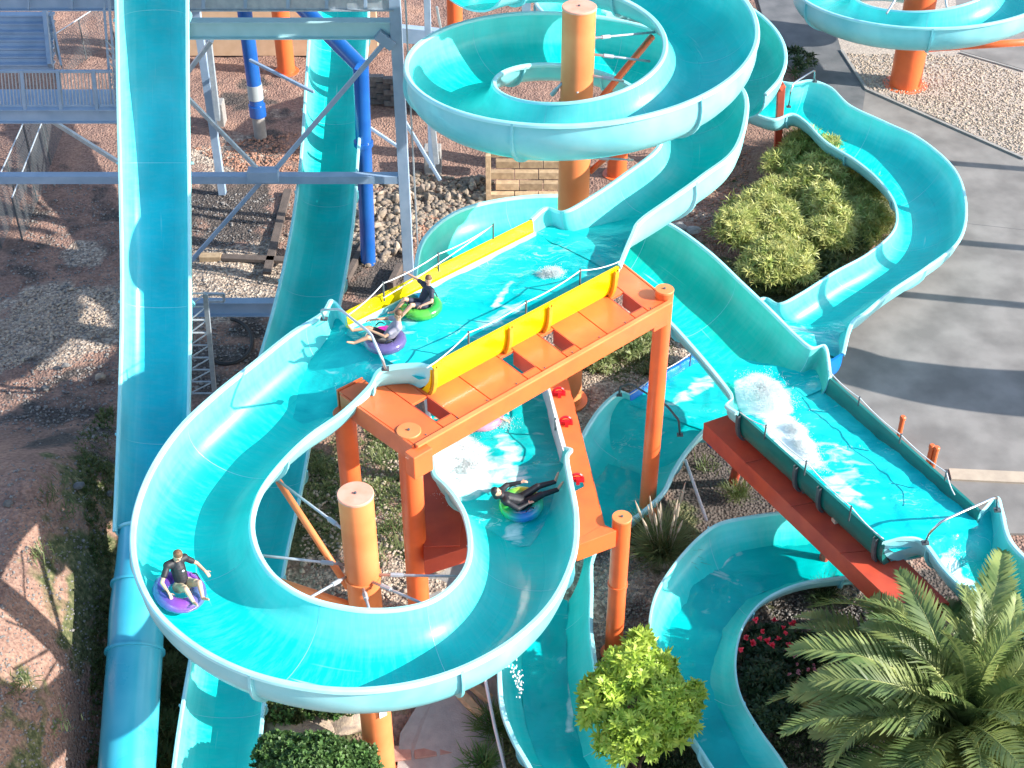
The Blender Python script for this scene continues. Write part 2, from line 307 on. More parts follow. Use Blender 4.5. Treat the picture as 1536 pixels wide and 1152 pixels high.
# ------------------------------------------------------------------ flume builder
FOAM = []                                              # where the water is beaten white: centre, direction, half length, half width, strength
def fo_(a, b, z, wd, st_=1.0): p, q = P(*a, z), P(*b, z); FOAM.append(((p+q)/2, (q-p).normalized(), (q-p).length/2+wd*.5, wd, st_))
fo_((668, 660), (700, 735), 4.6, 1.0, 1.3); fo_((720, 690), (790, 735), 4.6, .5, .6); fo_((745, 640), (775, 700), 4.6, .35, .5); fo_((700, 640), (760, 622), 4.6, .35, .5); fo_((760, 780), (780, 830), 4.3, .3, .35)
fo_((1128, 560), (1160, 620), 3.2, .85, 1.4); fo_((1150, 610), (1225, 705), 3.1, .6, 1.15); fo_((1225, 700), (1310, 770), 3.1, .4, .5); fo_((1200, 640), (1300, 740), 3.1, .9, .28)
fo_((800, 415), (850, 405), 7.4, .3, .7); fo_((735, 470), (770, 420), 7.4, .14, .6); fo_((540, 480), (790, 345), 7.4, .16, .45); fo_((705, 500), (800, 450), 7.4, .4, .25); fo_((600, 480), (620, 500), 7.4, .4, .35); fo_((560, 560), (590, 540), 7.3, .4, .35)
fo_((1000, 610), (1100, 545), 1.2, .35, .5); fo_((1180, 480), (1240, 490), 1.4, .45, .35); fo_((1425, 822), (1440, 850), 3.0, .35, .9); fo_((1490, 870), (1440, 850), 2.8, .3, .4)
fo_((868, 900), (850, 1130), .2, .16, .55); fo_((1060, 840), (1090, 860), .6, .4, .3); fo_((1170, 800), (1040, 860), .6, .3, .25); fo_((770, 995), (776, 1060), .2, .2, .5)
def foam_at(me, origin):
    n = len(me.vertices); co = np.empty(n*3); me.vertices.foreach_get('co', co); co = co.reshape(-1, 3)+np.array(origin); f = np.zeros(n)
    for c, d, hl, hw, st_ in FOAM:
        dx = co-np.array(c); u = dx[:, 0]*d.x+dx[:, 1]*d.y; w_ = -dx[:, 0]*d.y+dx[:, 1]*d.x; k = 1-np.sqrt((u/hl)**2+(w_/hw)**2); k = np.where(abs(dx[:, 2]) < .9, k, -1); f = np.maximum(f, np.clip(k*1.8, 0, 1)*st_)
    a = me.attributes.new('foam', 'FLOAT', 'POINT'); a.data.foreach_set('value', f.astype(np.float32))
NP = 18
def section(L, Rr, depth, fl=.75, th=.05, tg=None):
    wv = Rr-L; W = wv.length; wv = wv/W; dn = -(Vector((0, 0, 1)) - wv*wv.z).normalized()
    if tg is not None: t_ = (tg - wv*tg.dot(wv)).normalized(); dn = (dn - t_*dn.dot(t_)).normalized()
    inner = []
    for i in range(NP+1):
        a = PI*i/NP; inner.append((W*(.5-.5*math.cos(a)), depth*math.sin(a)**fl))
    outer = []
    for i in range(NP+1):
        a = PI*i/NP; outer.append((-th + (W+2*th)*(.5-.5*math.cos(a)), (depth+th)*math.sin(a)**fl))
    w3 = lambda q: L + wv*q[0] + dn*q[1]
    return [w3(q) for q in inner], [w3(q) for q in outer], wv, dn
def flume(name, label, cat, sts, mat='flume', shell='shell', rim='pale', depth=.95, joint=2.4, off=0.6, group=None, fl=.75, rims=(1, 1), parts=True, rimw=.12, base=None, ribs=True, steep=False, films=(), water='water'):
    """sts: list of (left rim point, right rim point[, depth]) along the flow"""
    Ls = catmull([s[0] for s in sts]); Rs = catmull([s[1] for s in sts])
    Ds = catmull([Vector((s[2] if len(s) > 2 else depth, 0, 0)) for s in sts]); Ds = [d.x for d in Ds]
    n = len(Ls); mids = [(a+b)/2 for a, b in zip(Ls, Rs)]
    b0 = base or (mids[n//2]-Vector((0, 0, 1)))
    root = thing(name, label, cat, b0, group)
    secs = [section(l, r, d, fl, tg=((mids[min(i+1, n-1)]-mids[max(i-1, 0)]).normalized() if steep else None)) for i, (l, r, d) in enumerate(zip(Ls, Rs, Ds))]
    acc = [0]
    for i in range(1, n): acc.append(acc[-1] + (mids[i]-mids[i-1]).length)
    mb = MB(); uv = []; K = NP+1
    for i, (inn, out, _, _) in enumerate(secs):
        mb.v += [tuple(p) for p in inn]; uv += [(j/NP, acc[i]) for j in range(K)]
        mb.v += [tuple(p) for p in out]; uv += [(j/NP, acc[i]) for j in range(K)]
    for i in range(n-1):
        a = i*2*K; b = (i+1)*2*K
        for j in range(NP):
            mb.f.append((a+j, a+j+1, b+j+1, b+j)); mb.m.append(0)
            mb.f.append((a+K+j, b+K+j, b+K+j+1, a+K+j+1)); mb.m.append(1)
        mb.f.append((a, b, b+K, a+K)); mb.m.append(1); mb.f.append((a+NP, a+K+NP, b+K+NP, b+NP)); mb.m.append(1)
    for i in (0, n-1):
        a = i*2*K
        for j in range(NP): mb.f.append((a+j, a+K+j, a+K+j+1, a+j+1)); mb.m.append(1)
    mb.uv = uv
    part('channel', mb, [mat, shell], root, smooth='auto')
    # rim lips
    for side in (0, 1):
        if not rims[side]: continue
        r = MB(); q = [(-.0, -.012), (-rimw*.2, -.035), (-rimw*.8, -.03), (-rimw, .0), (-rimw, .06), (-.05, .065), (.012, .03)]
        for i, (inn, out, wv, dn) in enumerate(secs):
            for (s, d) in q: r.v.append(tuple((Ls[i] if side == 0 else Rs[i]) + wv*(s if side == 0 else -s) + dn*d))
        k = len(q)
        for i in range(n-1):
            for j in range(k):
                f = (i*k+j, i*k+(j+1) % k, (i+1)*k+(j+1) % k, (i+1)*k+j); r.f.append(f); r.m.append(0)
        r.f.append(tuple(range(k))); r.f.append(tuple((n-1)*k+j for j in range(k))); r.m += [0, 0]
        part('rim', r, rim, root, smooth='auto')
    for (sa, sb, d0, d1, wm) in films:                   # water lying in the channel, surface d metres below the rims
        if sa < 0: sa, sb = acc[-1]+sa, acc[-1]+sb
        ii = [i for i in range(n) if min(sa, sb)-1e-3 <= acc[i] <= max(sa, sb)+1e-3]; v = []; W_ = 22; o_ = org(root)
        for i in ii:
            u = (acc[i]-sa)/(sb-sa); d = d0+(d1-d0)*sm(u); D = Ds[i]; wv, dn = secs[i][2], secs[i][3]; Wd = (Rs[i]-Ls[i]).length
            a = math.asin(min(1, (d/D)**(1/fl))); lo = .5-.5*math.cos(a)
            for j in range(W_+1):
                t = lo+(1-2*lo)*j/W_; p = Ls[i]+wv*Wd*t+dn*d; h = (noise.fractal(p*1.6, 1, 2, 4)*.05+noise.noise(p*.8)*.03)*(1-sm(u)*.7); v.append((p.x-o_.x, p.y-o_.y, p.z-o_.z+h))
        if len(ii) > 1: raw('water', v, [(i*(W_+1)+j, i*(W_+1)+j+1, (i+1)*(W_+1)+j+1, (i+1)*(W_+1)+j) for i in range(len(ii)-1) for j in range(W_)], wm, root, smooth=True); foam_at(COL.objects[-1].data, o_)
    # bolted joints: a flange round the outside and a hairline seam inside
    if joint:
        s = off
        while s < acc[-1]-.3:
            i = min(range(n), key=lambda k_: abs(acc[k_]-s)); i = min(max(i, 1), n-2)
            tg = (mids[i+1]-mids[i-1]).normalized()
            inn, out, wv, dn = secs[i]; c = mids[i]
            fb = MB(); big = section(Ls[i]-wv*.075, Rs[i]+wv*.075, Ds[i]+.075, fl, tg=tg if steep else None)[1]
            o1 = [p+tg*.03 for p in big]; o2 = [p-tg*.03 for p in big]; i1 = [p+tg*.03 for p in out]; i2 = [p-tg*.03 for p in out]
            vs = o1+o2+i1+i2; fs = []
            for j in range(NP):
                fs += [(j, j+1, K+j+1, K+j), (j, 2*K+j, 2*K+j+1, j+1), (K+j, K+j+1, 3*K+j+1, 3*K+j)]
            for j in (0, NP): fs.append((j, K+j, 3*K+j, 2*K+j))
            fb.add(vs, fs)
            si = [p - dn*.004 for p in inn]; mid = (Ls[i]+Rs[i])/2
            si = [p + (mid-p).normalized()*.004 for p in inn]
            fb.add([p+tg*.006 for p in si]+[p-tg*.006 for p in si], [(j, j+1, K+j+1, K+j) for j in range(NP)])
            if ribs: part('flange', fb, 'shell', root)
            s += joint
    return root, Ls, Rs
def px(a, z): return P(a[0], a[1], z)
def rims_px(Lp, Rp, zl, zr, n):
    """pixel polylines -> n matching stations, heights interpolated linearly"""
    def res(poly, n):
        d = [0]
        for a, b in zip(poly, poly[1:]): d.append(d[-1]+math.dist(a, b))
        out = []
        for i in range(n):
            t = d[-1]*i/(n-1); k = max(j for j in range(len(d)-1) if d[j] <= t+1e-6); u = (t-d[k])/(d[k+1]-d[k]+1e-9)
            out.append((poly[k][0]+(poly[k+1][0]-poly[k][0])*u, poly[k][1]+(poly[k+1][1]-poly[k][1])*u))
        return out
    zs = lambda z, i: np.interp(i/(n-1), np.linspace(0, 1, len(z)), z)
    return [(P(*a, zs(zl, i)), P(*b, zs(zr, i))) for i, (a, b) in enumerate(zip(res(Lp, n), res(Rp, n)))]
def column(label, c, r, top, base, mat='orange', cap='cap', flange=None, group=None, name='column', collar=True):
    t = thing(name, label, 'column', (c.x, c.y, base), group)
    part('shaft', MB().lathe((c.x, c.y, 0), [(r, base), (r, top-.06)], 40), mat, t, smooth='auto')
    part('cap', MB().lathe((c.x, c.y, 0), [(r, top-.06), (r*1.04, top-.055), (r*1.04, top-.012), (r*1.0, top)], 40), cap, t, smooth='auto')
    part('bolt', MB().lathe((c.x, c.y, 0), [(.03, top), (.03, top+.03), (.015, top+.035)], 8), 'darksteel', t)
    if collar:
        part('base_plate', MB().lathe((c.x, c.y, 0), [(r*1.45, base), (r*1.45, base+.05), (r*1.0, base+.05)], 32), mat, t, smooth='auto')
    for zf in (flange or []):
        part('collar', MB().lathe((c.x, c.y, 0), [(r*.99, zf-.05), (r*1.09, zf-.045), (r*1.09, zf+.045), (r*.99, zf+.05)], 40), mat, t, smooth='auto')
    return t
# ================================================================== THE SETTING
def terrain():
    xs = np.concatenate([np.linspace(-160, -24, 30), np.arange(-23.8, 22, .16), np.linspace(22.2, 160, 30)])
    ys = np.concatenate([np.linspace(-20, 14.5, 12), np.arange(14.8, 62, .16), np.linspace(62.5, 300, 30)])
    X, Y = np.meshgrid(xs, ys); nx, ny = len(xs), len(ys)
    smv = lambda t: (lambda c: c*c*(3-2*c))(np.clip(t, 0, 1)); Z = -1.7*smv((25.5-Y)/5.5)*(1-smv((-9.5-X)/1.2)) + 2.5*smv((-9.5-X)/2.6)*smv((32-Y)/6)
    rough = np.zeros_like(X); W = np.zeros((ny, nx, 4)); W[..., 3] = 1
    zones = []                                        # (px, py, radius m, channel, strength)
    for z in [(100, 300, 2.6, 1, .45), (60, 370, 2.4, 1, .45), (130, 380, .9, 0, .9), (90, 480, 2.0, 0, 1), (150, 480, 1.5, 0, 1), (130, 330, 2.4, 1, .45), (90, 590, 2.2, 1, .5), (330, 420, 2.5, 0, .9), (350, 240, 2, 0, .8), (560, 330, 2, 0, .9), (420, 150, 2.5, 0, .3),  # far-left mulch spots paint shade into the soil, pale patch between them sunlight
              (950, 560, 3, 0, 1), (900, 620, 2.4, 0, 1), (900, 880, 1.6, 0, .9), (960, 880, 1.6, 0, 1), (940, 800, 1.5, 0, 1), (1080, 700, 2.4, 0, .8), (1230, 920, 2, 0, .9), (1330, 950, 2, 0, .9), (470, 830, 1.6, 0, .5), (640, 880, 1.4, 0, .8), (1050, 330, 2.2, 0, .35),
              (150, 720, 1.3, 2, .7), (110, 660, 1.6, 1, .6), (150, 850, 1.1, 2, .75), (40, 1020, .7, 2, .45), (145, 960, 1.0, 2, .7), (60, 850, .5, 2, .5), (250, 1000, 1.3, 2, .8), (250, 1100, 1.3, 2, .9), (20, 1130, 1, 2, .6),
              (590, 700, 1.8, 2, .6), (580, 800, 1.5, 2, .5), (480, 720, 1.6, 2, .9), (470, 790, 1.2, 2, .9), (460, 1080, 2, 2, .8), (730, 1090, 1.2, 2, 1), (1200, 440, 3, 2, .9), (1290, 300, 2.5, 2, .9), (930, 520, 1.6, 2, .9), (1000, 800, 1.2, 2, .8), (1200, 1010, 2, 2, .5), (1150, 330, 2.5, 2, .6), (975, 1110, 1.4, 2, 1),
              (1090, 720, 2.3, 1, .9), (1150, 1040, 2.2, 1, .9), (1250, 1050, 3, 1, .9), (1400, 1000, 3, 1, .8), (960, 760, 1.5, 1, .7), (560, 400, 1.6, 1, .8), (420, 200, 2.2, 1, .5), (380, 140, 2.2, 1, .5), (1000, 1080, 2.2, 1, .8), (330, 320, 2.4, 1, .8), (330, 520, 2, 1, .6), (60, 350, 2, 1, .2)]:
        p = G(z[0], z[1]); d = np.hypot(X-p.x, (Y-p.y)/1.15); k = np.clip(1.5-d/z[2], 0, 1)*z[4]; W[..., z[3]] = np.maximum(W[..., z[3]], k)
    flat = np.clip((X-9.2)/1.5, 0, 1)
    nz = np.empty_like(X)
    for j in range(ny):
        for i in range(nx):
            x, y = X[j, i], Y[j, i]
            nz[j, i] = noise.noise((x*.45, y*.45, 0))*.7 + noise.noise((x*1.7, y*1.7, 3))*.26 + noise.noise((x*5, y*5, 9))*.10 if -24 < x < 22 and 14 < y < 62 else 0
    Z = Z + nz*.22*(1-flat) - .05
    v = np.stack([X, Y, Z], -1).reshape(-1, 3); idx = np.arange(nx*ny).reshape(ny, nx)
    f = np.stack([idx[:-1, :-1], idx[:-1, 1:], idx[1:, 1:], idx[1:, :-1]], -1).reshape(-1, 4)
    m = bpy.data.materials.new('earth'); m.use_nodes = True; t_ = m.node_tree; n = t_.nodes; l = t_.links; b = n['Principled BSDF']; b.inputs['Roughness'].default_value = .95; b.inputs['Specular IOR Level'].default_value = .2
    g = n.new('ShaderNodeNewGeometry'); at = n.new('ShaderNodeVertexColor'); at.layer_name = 'zone'; se = n.new('ShaderNodeSeparateColor'); l.new(at.outputs[0], se.inputs[0])
    def N(sc, det=6, dist=0):
        k = n.new('ShaderNodeTexNoise'); k.inputs['Scale'].default_value = sc; k.inputs['Detail'].default_value = det; k.inputs['Distortion'].default_value = dist; l.new(g.outputs['Position'], k.inputs['Vector']); return k.outputs['Fac']
    def ramp(fac, cols):
        c = n.new('ShaderNodeValToRGB'); e = c.color_ramp.elements
        while len(e) < len(cols): e.new(.5)
        for k, (p_, q) in enumerate(cols): e[k].position = p_; e[k].color = (*q, 1)
        l.new(fac, c.inputs[0]); return c.outputs[0]
    def voro(sc):
        k = n.new('ShaderNodeTexVoronoi'); k.inputs['Scale'].default_value = sc; l.new(g.outputs['Position'], k.inputs['Vector']); return k
    def mixc(f_, a, c):
        k = n.new('ShaderNodeMix'); k.data_type = 'RGBA'; l.new(f_, k.inputs[0]); l.new(a, k.inputs[6]); l.new(c, k.inputs[7]); return k.outputs[2]
    def edge(ch, nsc):
        a = n.new('ShaderNodeMath'); a.operation = 'ADD'; l.new(ch, a.inputs[0]); s_ = n.new('ShaderNodeMath'); s_.operation = 'SUBTRACT'; l.new(N(nsc, 8), s_.inputs[0]); s_.inputs[1].default_value = .5
        q = n.new('ShaderNodeMath'); q.operation = 'MULTIPLY'; l.new(s_.outputs[0], q.inputs[0]); q.inputs[1].default_value = 1.7; l.new(q.outputs[0], a.inputs[1])
        r = n.new('ShaderNodeMapRange'); r.inputs['From Min'].default_value = .42; r.inputs['From Max'].default_value = .62; l.new(a.outputs[0], r.inputs[0]); return r.outputs[0]
    dirt = ramp(N(.5, 9, .5), [(.3, (.19, .11, .088)), (.5, (.29, .165, .13)), (.72, (.46, .26, .18))])
    vo = voro(13); fine = ramp(N(9, 8), [(.35, (.13, .085, .07)), (.65, (.40, .27, .21))]); k = n.new('ShaderNodeMix'); k.data_type = 'RGBA'; k.inputs[0].default_value = .5; l.new(dirt, k.inputs[6]); l.new(fine, k.inputs[7]); dirt = k.outputs[2]
    vs = n.new('ShaderNodeSeparateColor'); l.new(vo.outputs['Color'], vs.inputs[0])
    grav = ramp(vs.outputs[0], [(0, (.20, .15, .12)), (.5, (.36, .28, .22)), (1, (.60, .50, .40))])
    mulch_and_shade = ramp(N(14, 8), [(.3, (.045, .038, .034)), (.6, (.12, .10, .09)), (.75, (.20, .17, .15))])
    grs = ramp(N(7, 9), [(.3, (.045, .055, .025)), (.55, (.12, .13, .06)), (.75, (.30, .25, .14))])
    c = mixc(edge(se.outputs[0], .9), dirt, grav); c = mixc(edge(se.outputs[1], .8), c, mulch_and_shade); c = mixc(edge(se.outputs[2], 1.3), c, grs)
    l.new(c, b.inputs['Base Color'])
    bp = n.new('ShaderNodeBump'); bp.inputs['Distance'].default_value = .06; bp.inputs['Strength'].default_value = .8; mm = n.new('ShaderNodeMath'); mm.operation = 'ADD'; l.new(vo.outputs['Distance'], mm.inputs[0]); l.new(N(6, 9), mm.inputs[1]); l.new(mm.outputs[0], bp.inputs['Height']); l.new(bp.outputs[0], b.inputs['Normal'])
    M['earth'] = m
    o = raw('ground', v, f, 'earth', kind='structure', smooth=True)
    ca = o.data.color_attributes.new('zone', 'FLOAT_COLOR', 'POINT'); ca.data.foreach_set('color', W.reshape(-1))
    return o
terrain()
def sheet(name, poly, z, mat, thick=.02, sub=0):
    pts = [P(a, b, z) for a, b in poly]; mb = MB(); mb.prism(pts, thick)
    return part(name, mb, mat, kind='structure')
M['asphalt'] = nmat('pale_concrete_paving', (.16, .148, .14), (.25, .232, .218), .88, .8, bump=.12, bscale=40, detail=10)
M['tarmac'] = nmat('dark_tarmac', (.10, .105, .11), (.15, .15, .155), .9, 1.2, bump=.2, bscale=40)
M['kerb'] = nmat('tan_kerb', (.48, .39, .30), (.40, .32, .25), .9, 3, bump=.1)
M['pebble'] = nmat('pebble_bed', (.52, .44, .37), (.30, .25, .22), .95, 16, detail=2, bump=.6, bscale=40)
sheet('pavement', [(1090, -160), (1155, 60), (1190, 105), (1290, 190), (1390, 270), (1400, 350), (1280, 440), (1200, 500), (1190, 580), (1260, 700), (1330, 800), (1800, 800), (1800, -160)], .03, 'asphalt', .3)
sheet('road', [(1090, -160), (1155, 60), (1190, 105), (1290, 190), (1298, 138), (1262, 75), (1190, -160)], .036, 'tarmac', .003)
sheet('gravel_bed', [(1190, -160), (1262, 75), (1300, 132), (1380, 165), (1536, 236), (1700, 310), (1700, 125), (1536, 108), (1440, 78), (1420, -160)], .040, 'pebble', .003)
sheet('path', [(1536, 60), (1440, 76), (1536, 104), (1700, 125), (1700, 40)], .044, 'asphalt', .003)
kb = MB()
for a, b in [((1262, 75), (1300, 134)), ((1300, 134), (1536, 238)), ((1440, 79), (1536, 107))]: kb.beam(P(*a, .06), P(*b, .06), .12, .08)
part('kerb', kb, 'concrete', kind='structure')
kb = MB().beam(P(1425, 712, .05), P(1640, 722, .05), .45, .08); part('kerb', kb, 'kerb', kind='structure')
# paving joints are real grooves: thin dark strips set between slabs
jb = MB()
for a, b in [((1450, 335), (1600, 352))]: jb.beam(P(*a, .032), P(*b, .032), .012, .006)
part('paving_joint', jb, 'tarmac', kind='structure')
def gsheet(name, poly, dz, mat):                       # sheet that follows the slope
    pts = [G(a, b, dz) for a, b in poly]; return part(name, MB().prism(pts, .12), mat, kind='structure')
gsheet('footpath', [(668, 990), (742, 1000), (760, 1160), (700, 1200), (592, 1200), (600, 1100)], .08, 'concrete')
gsheet('walkway', [(628, 800), (700, 800), (706, 905), (640, 915)], .06, 'concrete')
t = thing('paver_edging', 'row of terracotta paving slabs edging the path at the bottom, beside the orange column foot', 'paving', G(660, 1120, .1))
for i in range(4):
    a = G(600+i*38, 1130-i*5, .12); part('paver', MB().box(a, (.52, .42, .07), Matrix.Rotation(.12, 3, 'Z')), 'paving', t, bevel=.01)
for i in range(4):
    a = G(596+i*38, 1160-i*4, .12); part('paver', MB().box(a, (.52, .42, .07), Matrix.Rotation(.12, 3, 'Z')), 'paving', t, bevel=.01)

# stones -----------------------------------------------------------
ico = bmesh.new(); bmesh.ops.create_icosphere(ico, subdivisions=1, radius=1); IV = np.array([v.co[:] for v in ico.verts]); IF = np.array([[v.index for v in f.verts] for f in ico.faces]); ico.free()
ico = bmesh.new(); bmesh.ops.create_icosphere(ico, subdivisions=2, radius=1); IV2 = np.array([v.co[:] for v in ico.verts]); IF2 = np.array([[v.index for v in f.verts] for f in ico.faces]); ico.free()
def inpoly(x, y, poly):
    c = False; n = len(poly)
    for i in range(n):
        x1, y1 = poly[i]; x2, y2 = poly[i-1]
        if (y1 > y) != (y2 > y) and x < (x2-x1)*(y-y1)/(y2-y1)+x1: c = not c
    return c
def sample(poly, n):
    xs = [p[0] for p in poly]; ys = [p[1] for p in poly]; out = []
    while len(out) < n:
        x = random.uniform(min(xs), max(xs)); y = random.uniform(min(ys), max(ys))
        if inpoly(x, y, poly): out.append((x, y))
    return out
def scatter(name, label, cat, poly, n, r0, r1, mat, dz=0, z=None):
    vs, fs = [], []; k = 0
    for (x, y) in sample(poly, n):
        p = G(x, y) if z is None else P(x, y, z); r = random.uniform(r0, r1)*(1 if random.random() < .85 else 1.6)
        if z is None: p.z += noise.noise((p.x*.45, p.y*.45, 0))*.7*.22 - .05 + r*.25 + dz
        q = IV*(1+RNG.uniform(-.28, .28, (12, 1)))*np.array([r*random.uniform(.7, 1.4), r*random.uniform(.7, 1.3), r*.65])
        a = random.uniform(0, 6.28); c, s = math.cos(a), math.sin(a); q = q @ np.array([[c, s, 0], [-s, c, 0], [0, 0, 1]])
        vs.append(q + np.array(p)); fs.append(IF + 12*k); k += 1
    o = raw(name, np.concatenate(vs), np.concatenate(fs), mat, kind='stuff'); tag(o, label, cat); return o
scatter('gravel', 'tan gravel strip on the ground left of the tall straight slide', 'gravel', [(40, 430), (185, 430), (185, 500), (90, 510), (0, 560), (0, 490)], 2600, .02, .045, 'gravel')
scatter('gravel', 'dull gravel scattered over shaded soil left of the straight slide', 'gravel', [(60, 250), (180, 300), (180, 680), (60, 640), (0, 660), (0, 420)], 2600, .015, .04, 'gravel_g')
scatter('gravel', 'loose small stones on the red soil at lower left', 'gravel', [(0, 620), (160, 650), (150, 1152), (0, 1152)], 1500, .012, .035, 'gravel_g')
scatter('gravel', 'reddish gravel patch under the steel tower braces', 'gravel', [(290, 220), (470, 190), (460, 260), (360, 262)], 1600, .02, .05, 'gravel_r')
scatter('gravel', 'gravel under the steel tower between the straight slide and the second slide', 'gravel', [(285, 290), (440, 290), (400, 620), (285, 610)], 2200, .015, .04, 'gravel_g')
scatter('rubble', 'pale river rocks heaped beside the timber wall behind the upper pool', 'rocks', [(555, 262), (735, 262), (735, 300), (640, 345), (600, 380), (545, 400), (530, 330)], 1500, .05, .11, 'stone')
scatter('gravel', 'red gravel patch beside the grey posts behind the pool', 'gravel', [(622, 318), (660, 318), (655, 360), (622, 372)], 500, .02, .05, 'gravel_r')
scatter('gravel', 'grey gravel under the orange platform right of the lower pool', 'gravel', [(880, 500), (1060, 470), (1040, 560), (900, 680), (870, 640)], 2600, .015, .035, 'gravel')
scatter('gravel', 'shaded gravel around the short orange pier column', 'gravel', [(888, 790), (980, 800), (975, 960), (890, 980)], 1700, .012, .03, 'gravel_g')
scatter('gravel', 'gravel in the flower bed inside the lowest slide bend', 'gravel', [(1130, 900), (1290, 880), (1380, 930), (1330, 1000), (1150, 1000)], 1700, .015, .035, 'gravel_g')
scatter('gravel', 'gravel and bark chips round the base of the loop column', 'gravel', [(450, 700), (620, 640), (640, 920), (450, 920)], 2200, .015, .045, 'gravel')
scatter('gravel', 'red chippings on the ground left of the bamboo bush', 'gravel', [(1040, 240), (1130, 220), (1110, 340), (1080, 380), (1030, 330)], 900, .02, .045, 'gravel_r')
scatter('pebbles', 'pale pebbles on the wedge bed beside the right helix column', 'pebbles', [(1265, 80), (1300, 130), (1536, 234), (1536, 112), (1440, 82)], 5000, .02, .045, 'gravel', z=.05)
def rock(p, r, label, mat='stone', group=None, flat=.6):
    bm = bmesh.new(); bmesh.ops.create_icosphere(bm, subdivisions=3, radius=1); s = Vector((random.uniform(0, 99), 0, 0)); sc = (random.uniform(.9, 1.3), random.uniform(.75, 1.1), flat)
    for v in bm.verts:
        k = 1 + .35*noise.noise(v.co*1.1+s) + .12*noise.noise(v.co*3+s); v.co = Vector((v.co.x*sc[0], v.co.y*sc[1], v.co.z*sc[2]))*k*r
    me = bpy.data.meshes.new('rock'); bm.to_mesh(me); bm.free(); me.materials.append(M[mat]); me.polygons.foreach_set('use_smooth', [True]*len(me.polygons))
    me.set_sharp_from_angle(angle=R(28))
    o = link('rock', me, None, p); tag(o, label, 'rock', group)
rock(G(440, 1090, .25), .75, 'large pale boulder behind the round green bush at the bottom', 'stone')
rock(G(520, 1080, .2), .5, 'pale boulder touching the foot of the loop column', 'stone')
rock(G(655, 845, .1), .28, 'pale block of stone right of the loop column, seen through the loop', 'stone')
for a, b, r, lb in [(640, 828, .22, 'small grey stone above the pale block inside the loop'), (118, 728, .12, 'small pale stone on the weedy soil left of the straight slide'), (165, 740, .1, 'grey stone in the weeds close to the straight slide'), (12, 755, .13, 'pale stone at the left edge of the picture'),
                    (68, 582, .12, 'flat red stone on the soil at left'), (98, 548, .10, 'sunlit flat stone lying in shade at left'), (150, 565, .16, 'grey stone beside the straight slide'), (395, 835, .2, 'stone between the second slide and the loop column'),
                    (1110, 895, .16, 'rock at the top of the flower bed'), (1255, 935, .22, 'dark rock in the flower bed'), (735, 855, .2, 'stone at the foot of the loop beside the walkway')]:
    rock(G(a, b, .05), r, lb, 'stone' if r > .15 else 'stone_d', 'single stones lying on the soil')
for i in range(60):
    a, b = random.choice([(random.uniform(545, 735), random.uniform(266, 300)), (random.uniform(540, 620), random.uniform(300, 385))])
    me = bpy.data.objects.get('river_rock')
    if me is None:
        rock(G(a, b, .08), .16, 'rounded pale river rock in the heap behind the upper pool', 'stone', 'river rocks behind the upper pool'); q = COL.objects[-1]; q.name = 'river_rock'
    else:
        q = me.copy(); COL.objects.link(q); q.location = G(a, b, random.uniform(.03, .12)); q.rotation_euler = (random.random()*6, random.random()*6, random.random()*6); s_ = random.uniform(.6, 1.2); q.scale = (s_, s_, s_)
# ================================================================== SLIDES
cyl = lambda c, r, th, z: Vector((c[0]+r*math.cos(R(th)), c[1]+r*math.sin(R(th)), z))
# -- helix (clockwise seen in its own flow: right -> near -> left -> far)
HC = (1.65, 32.5)
st = []
for th in range(-150, 376, 15):                       # th degrees travelled after the rightmost point; negative = upstream
    ang = -th; zo = 11.75 - .55*th/90; st.append((cyl(HC, 2.15, ang, zo-.5), cyl(HC, 4.2, ang, zo)))
st = [s for s in st]
ext = [((990, 222), 8.75, (1100, 222), 9.1), ((940, 262), 8.35, (1050, 264), 8.75), ((890, 296), 8.05, (1003, 298), 8.4), ((850, 318), 7.9, (958, 330), 8.05), ((822, 313), 7.85, (945, 352), 7.9), ((799, 331), 7.8, (926, 398), 7.8)]
st = st[:-1] + [(P(*a, za), P(*b, zb)) for a, za, b, zb in ext]
flume('helix_slide', 'upper spiral slide round the tall orange column, running into the yellow sided pool', 'water slide', st, 'flume', 'shell', depth=1.0, joint=3.3, off=1.4, base=(HC[0], HC[1], 0), films=[(-.01, -4.0, .38, .995, 'water')])
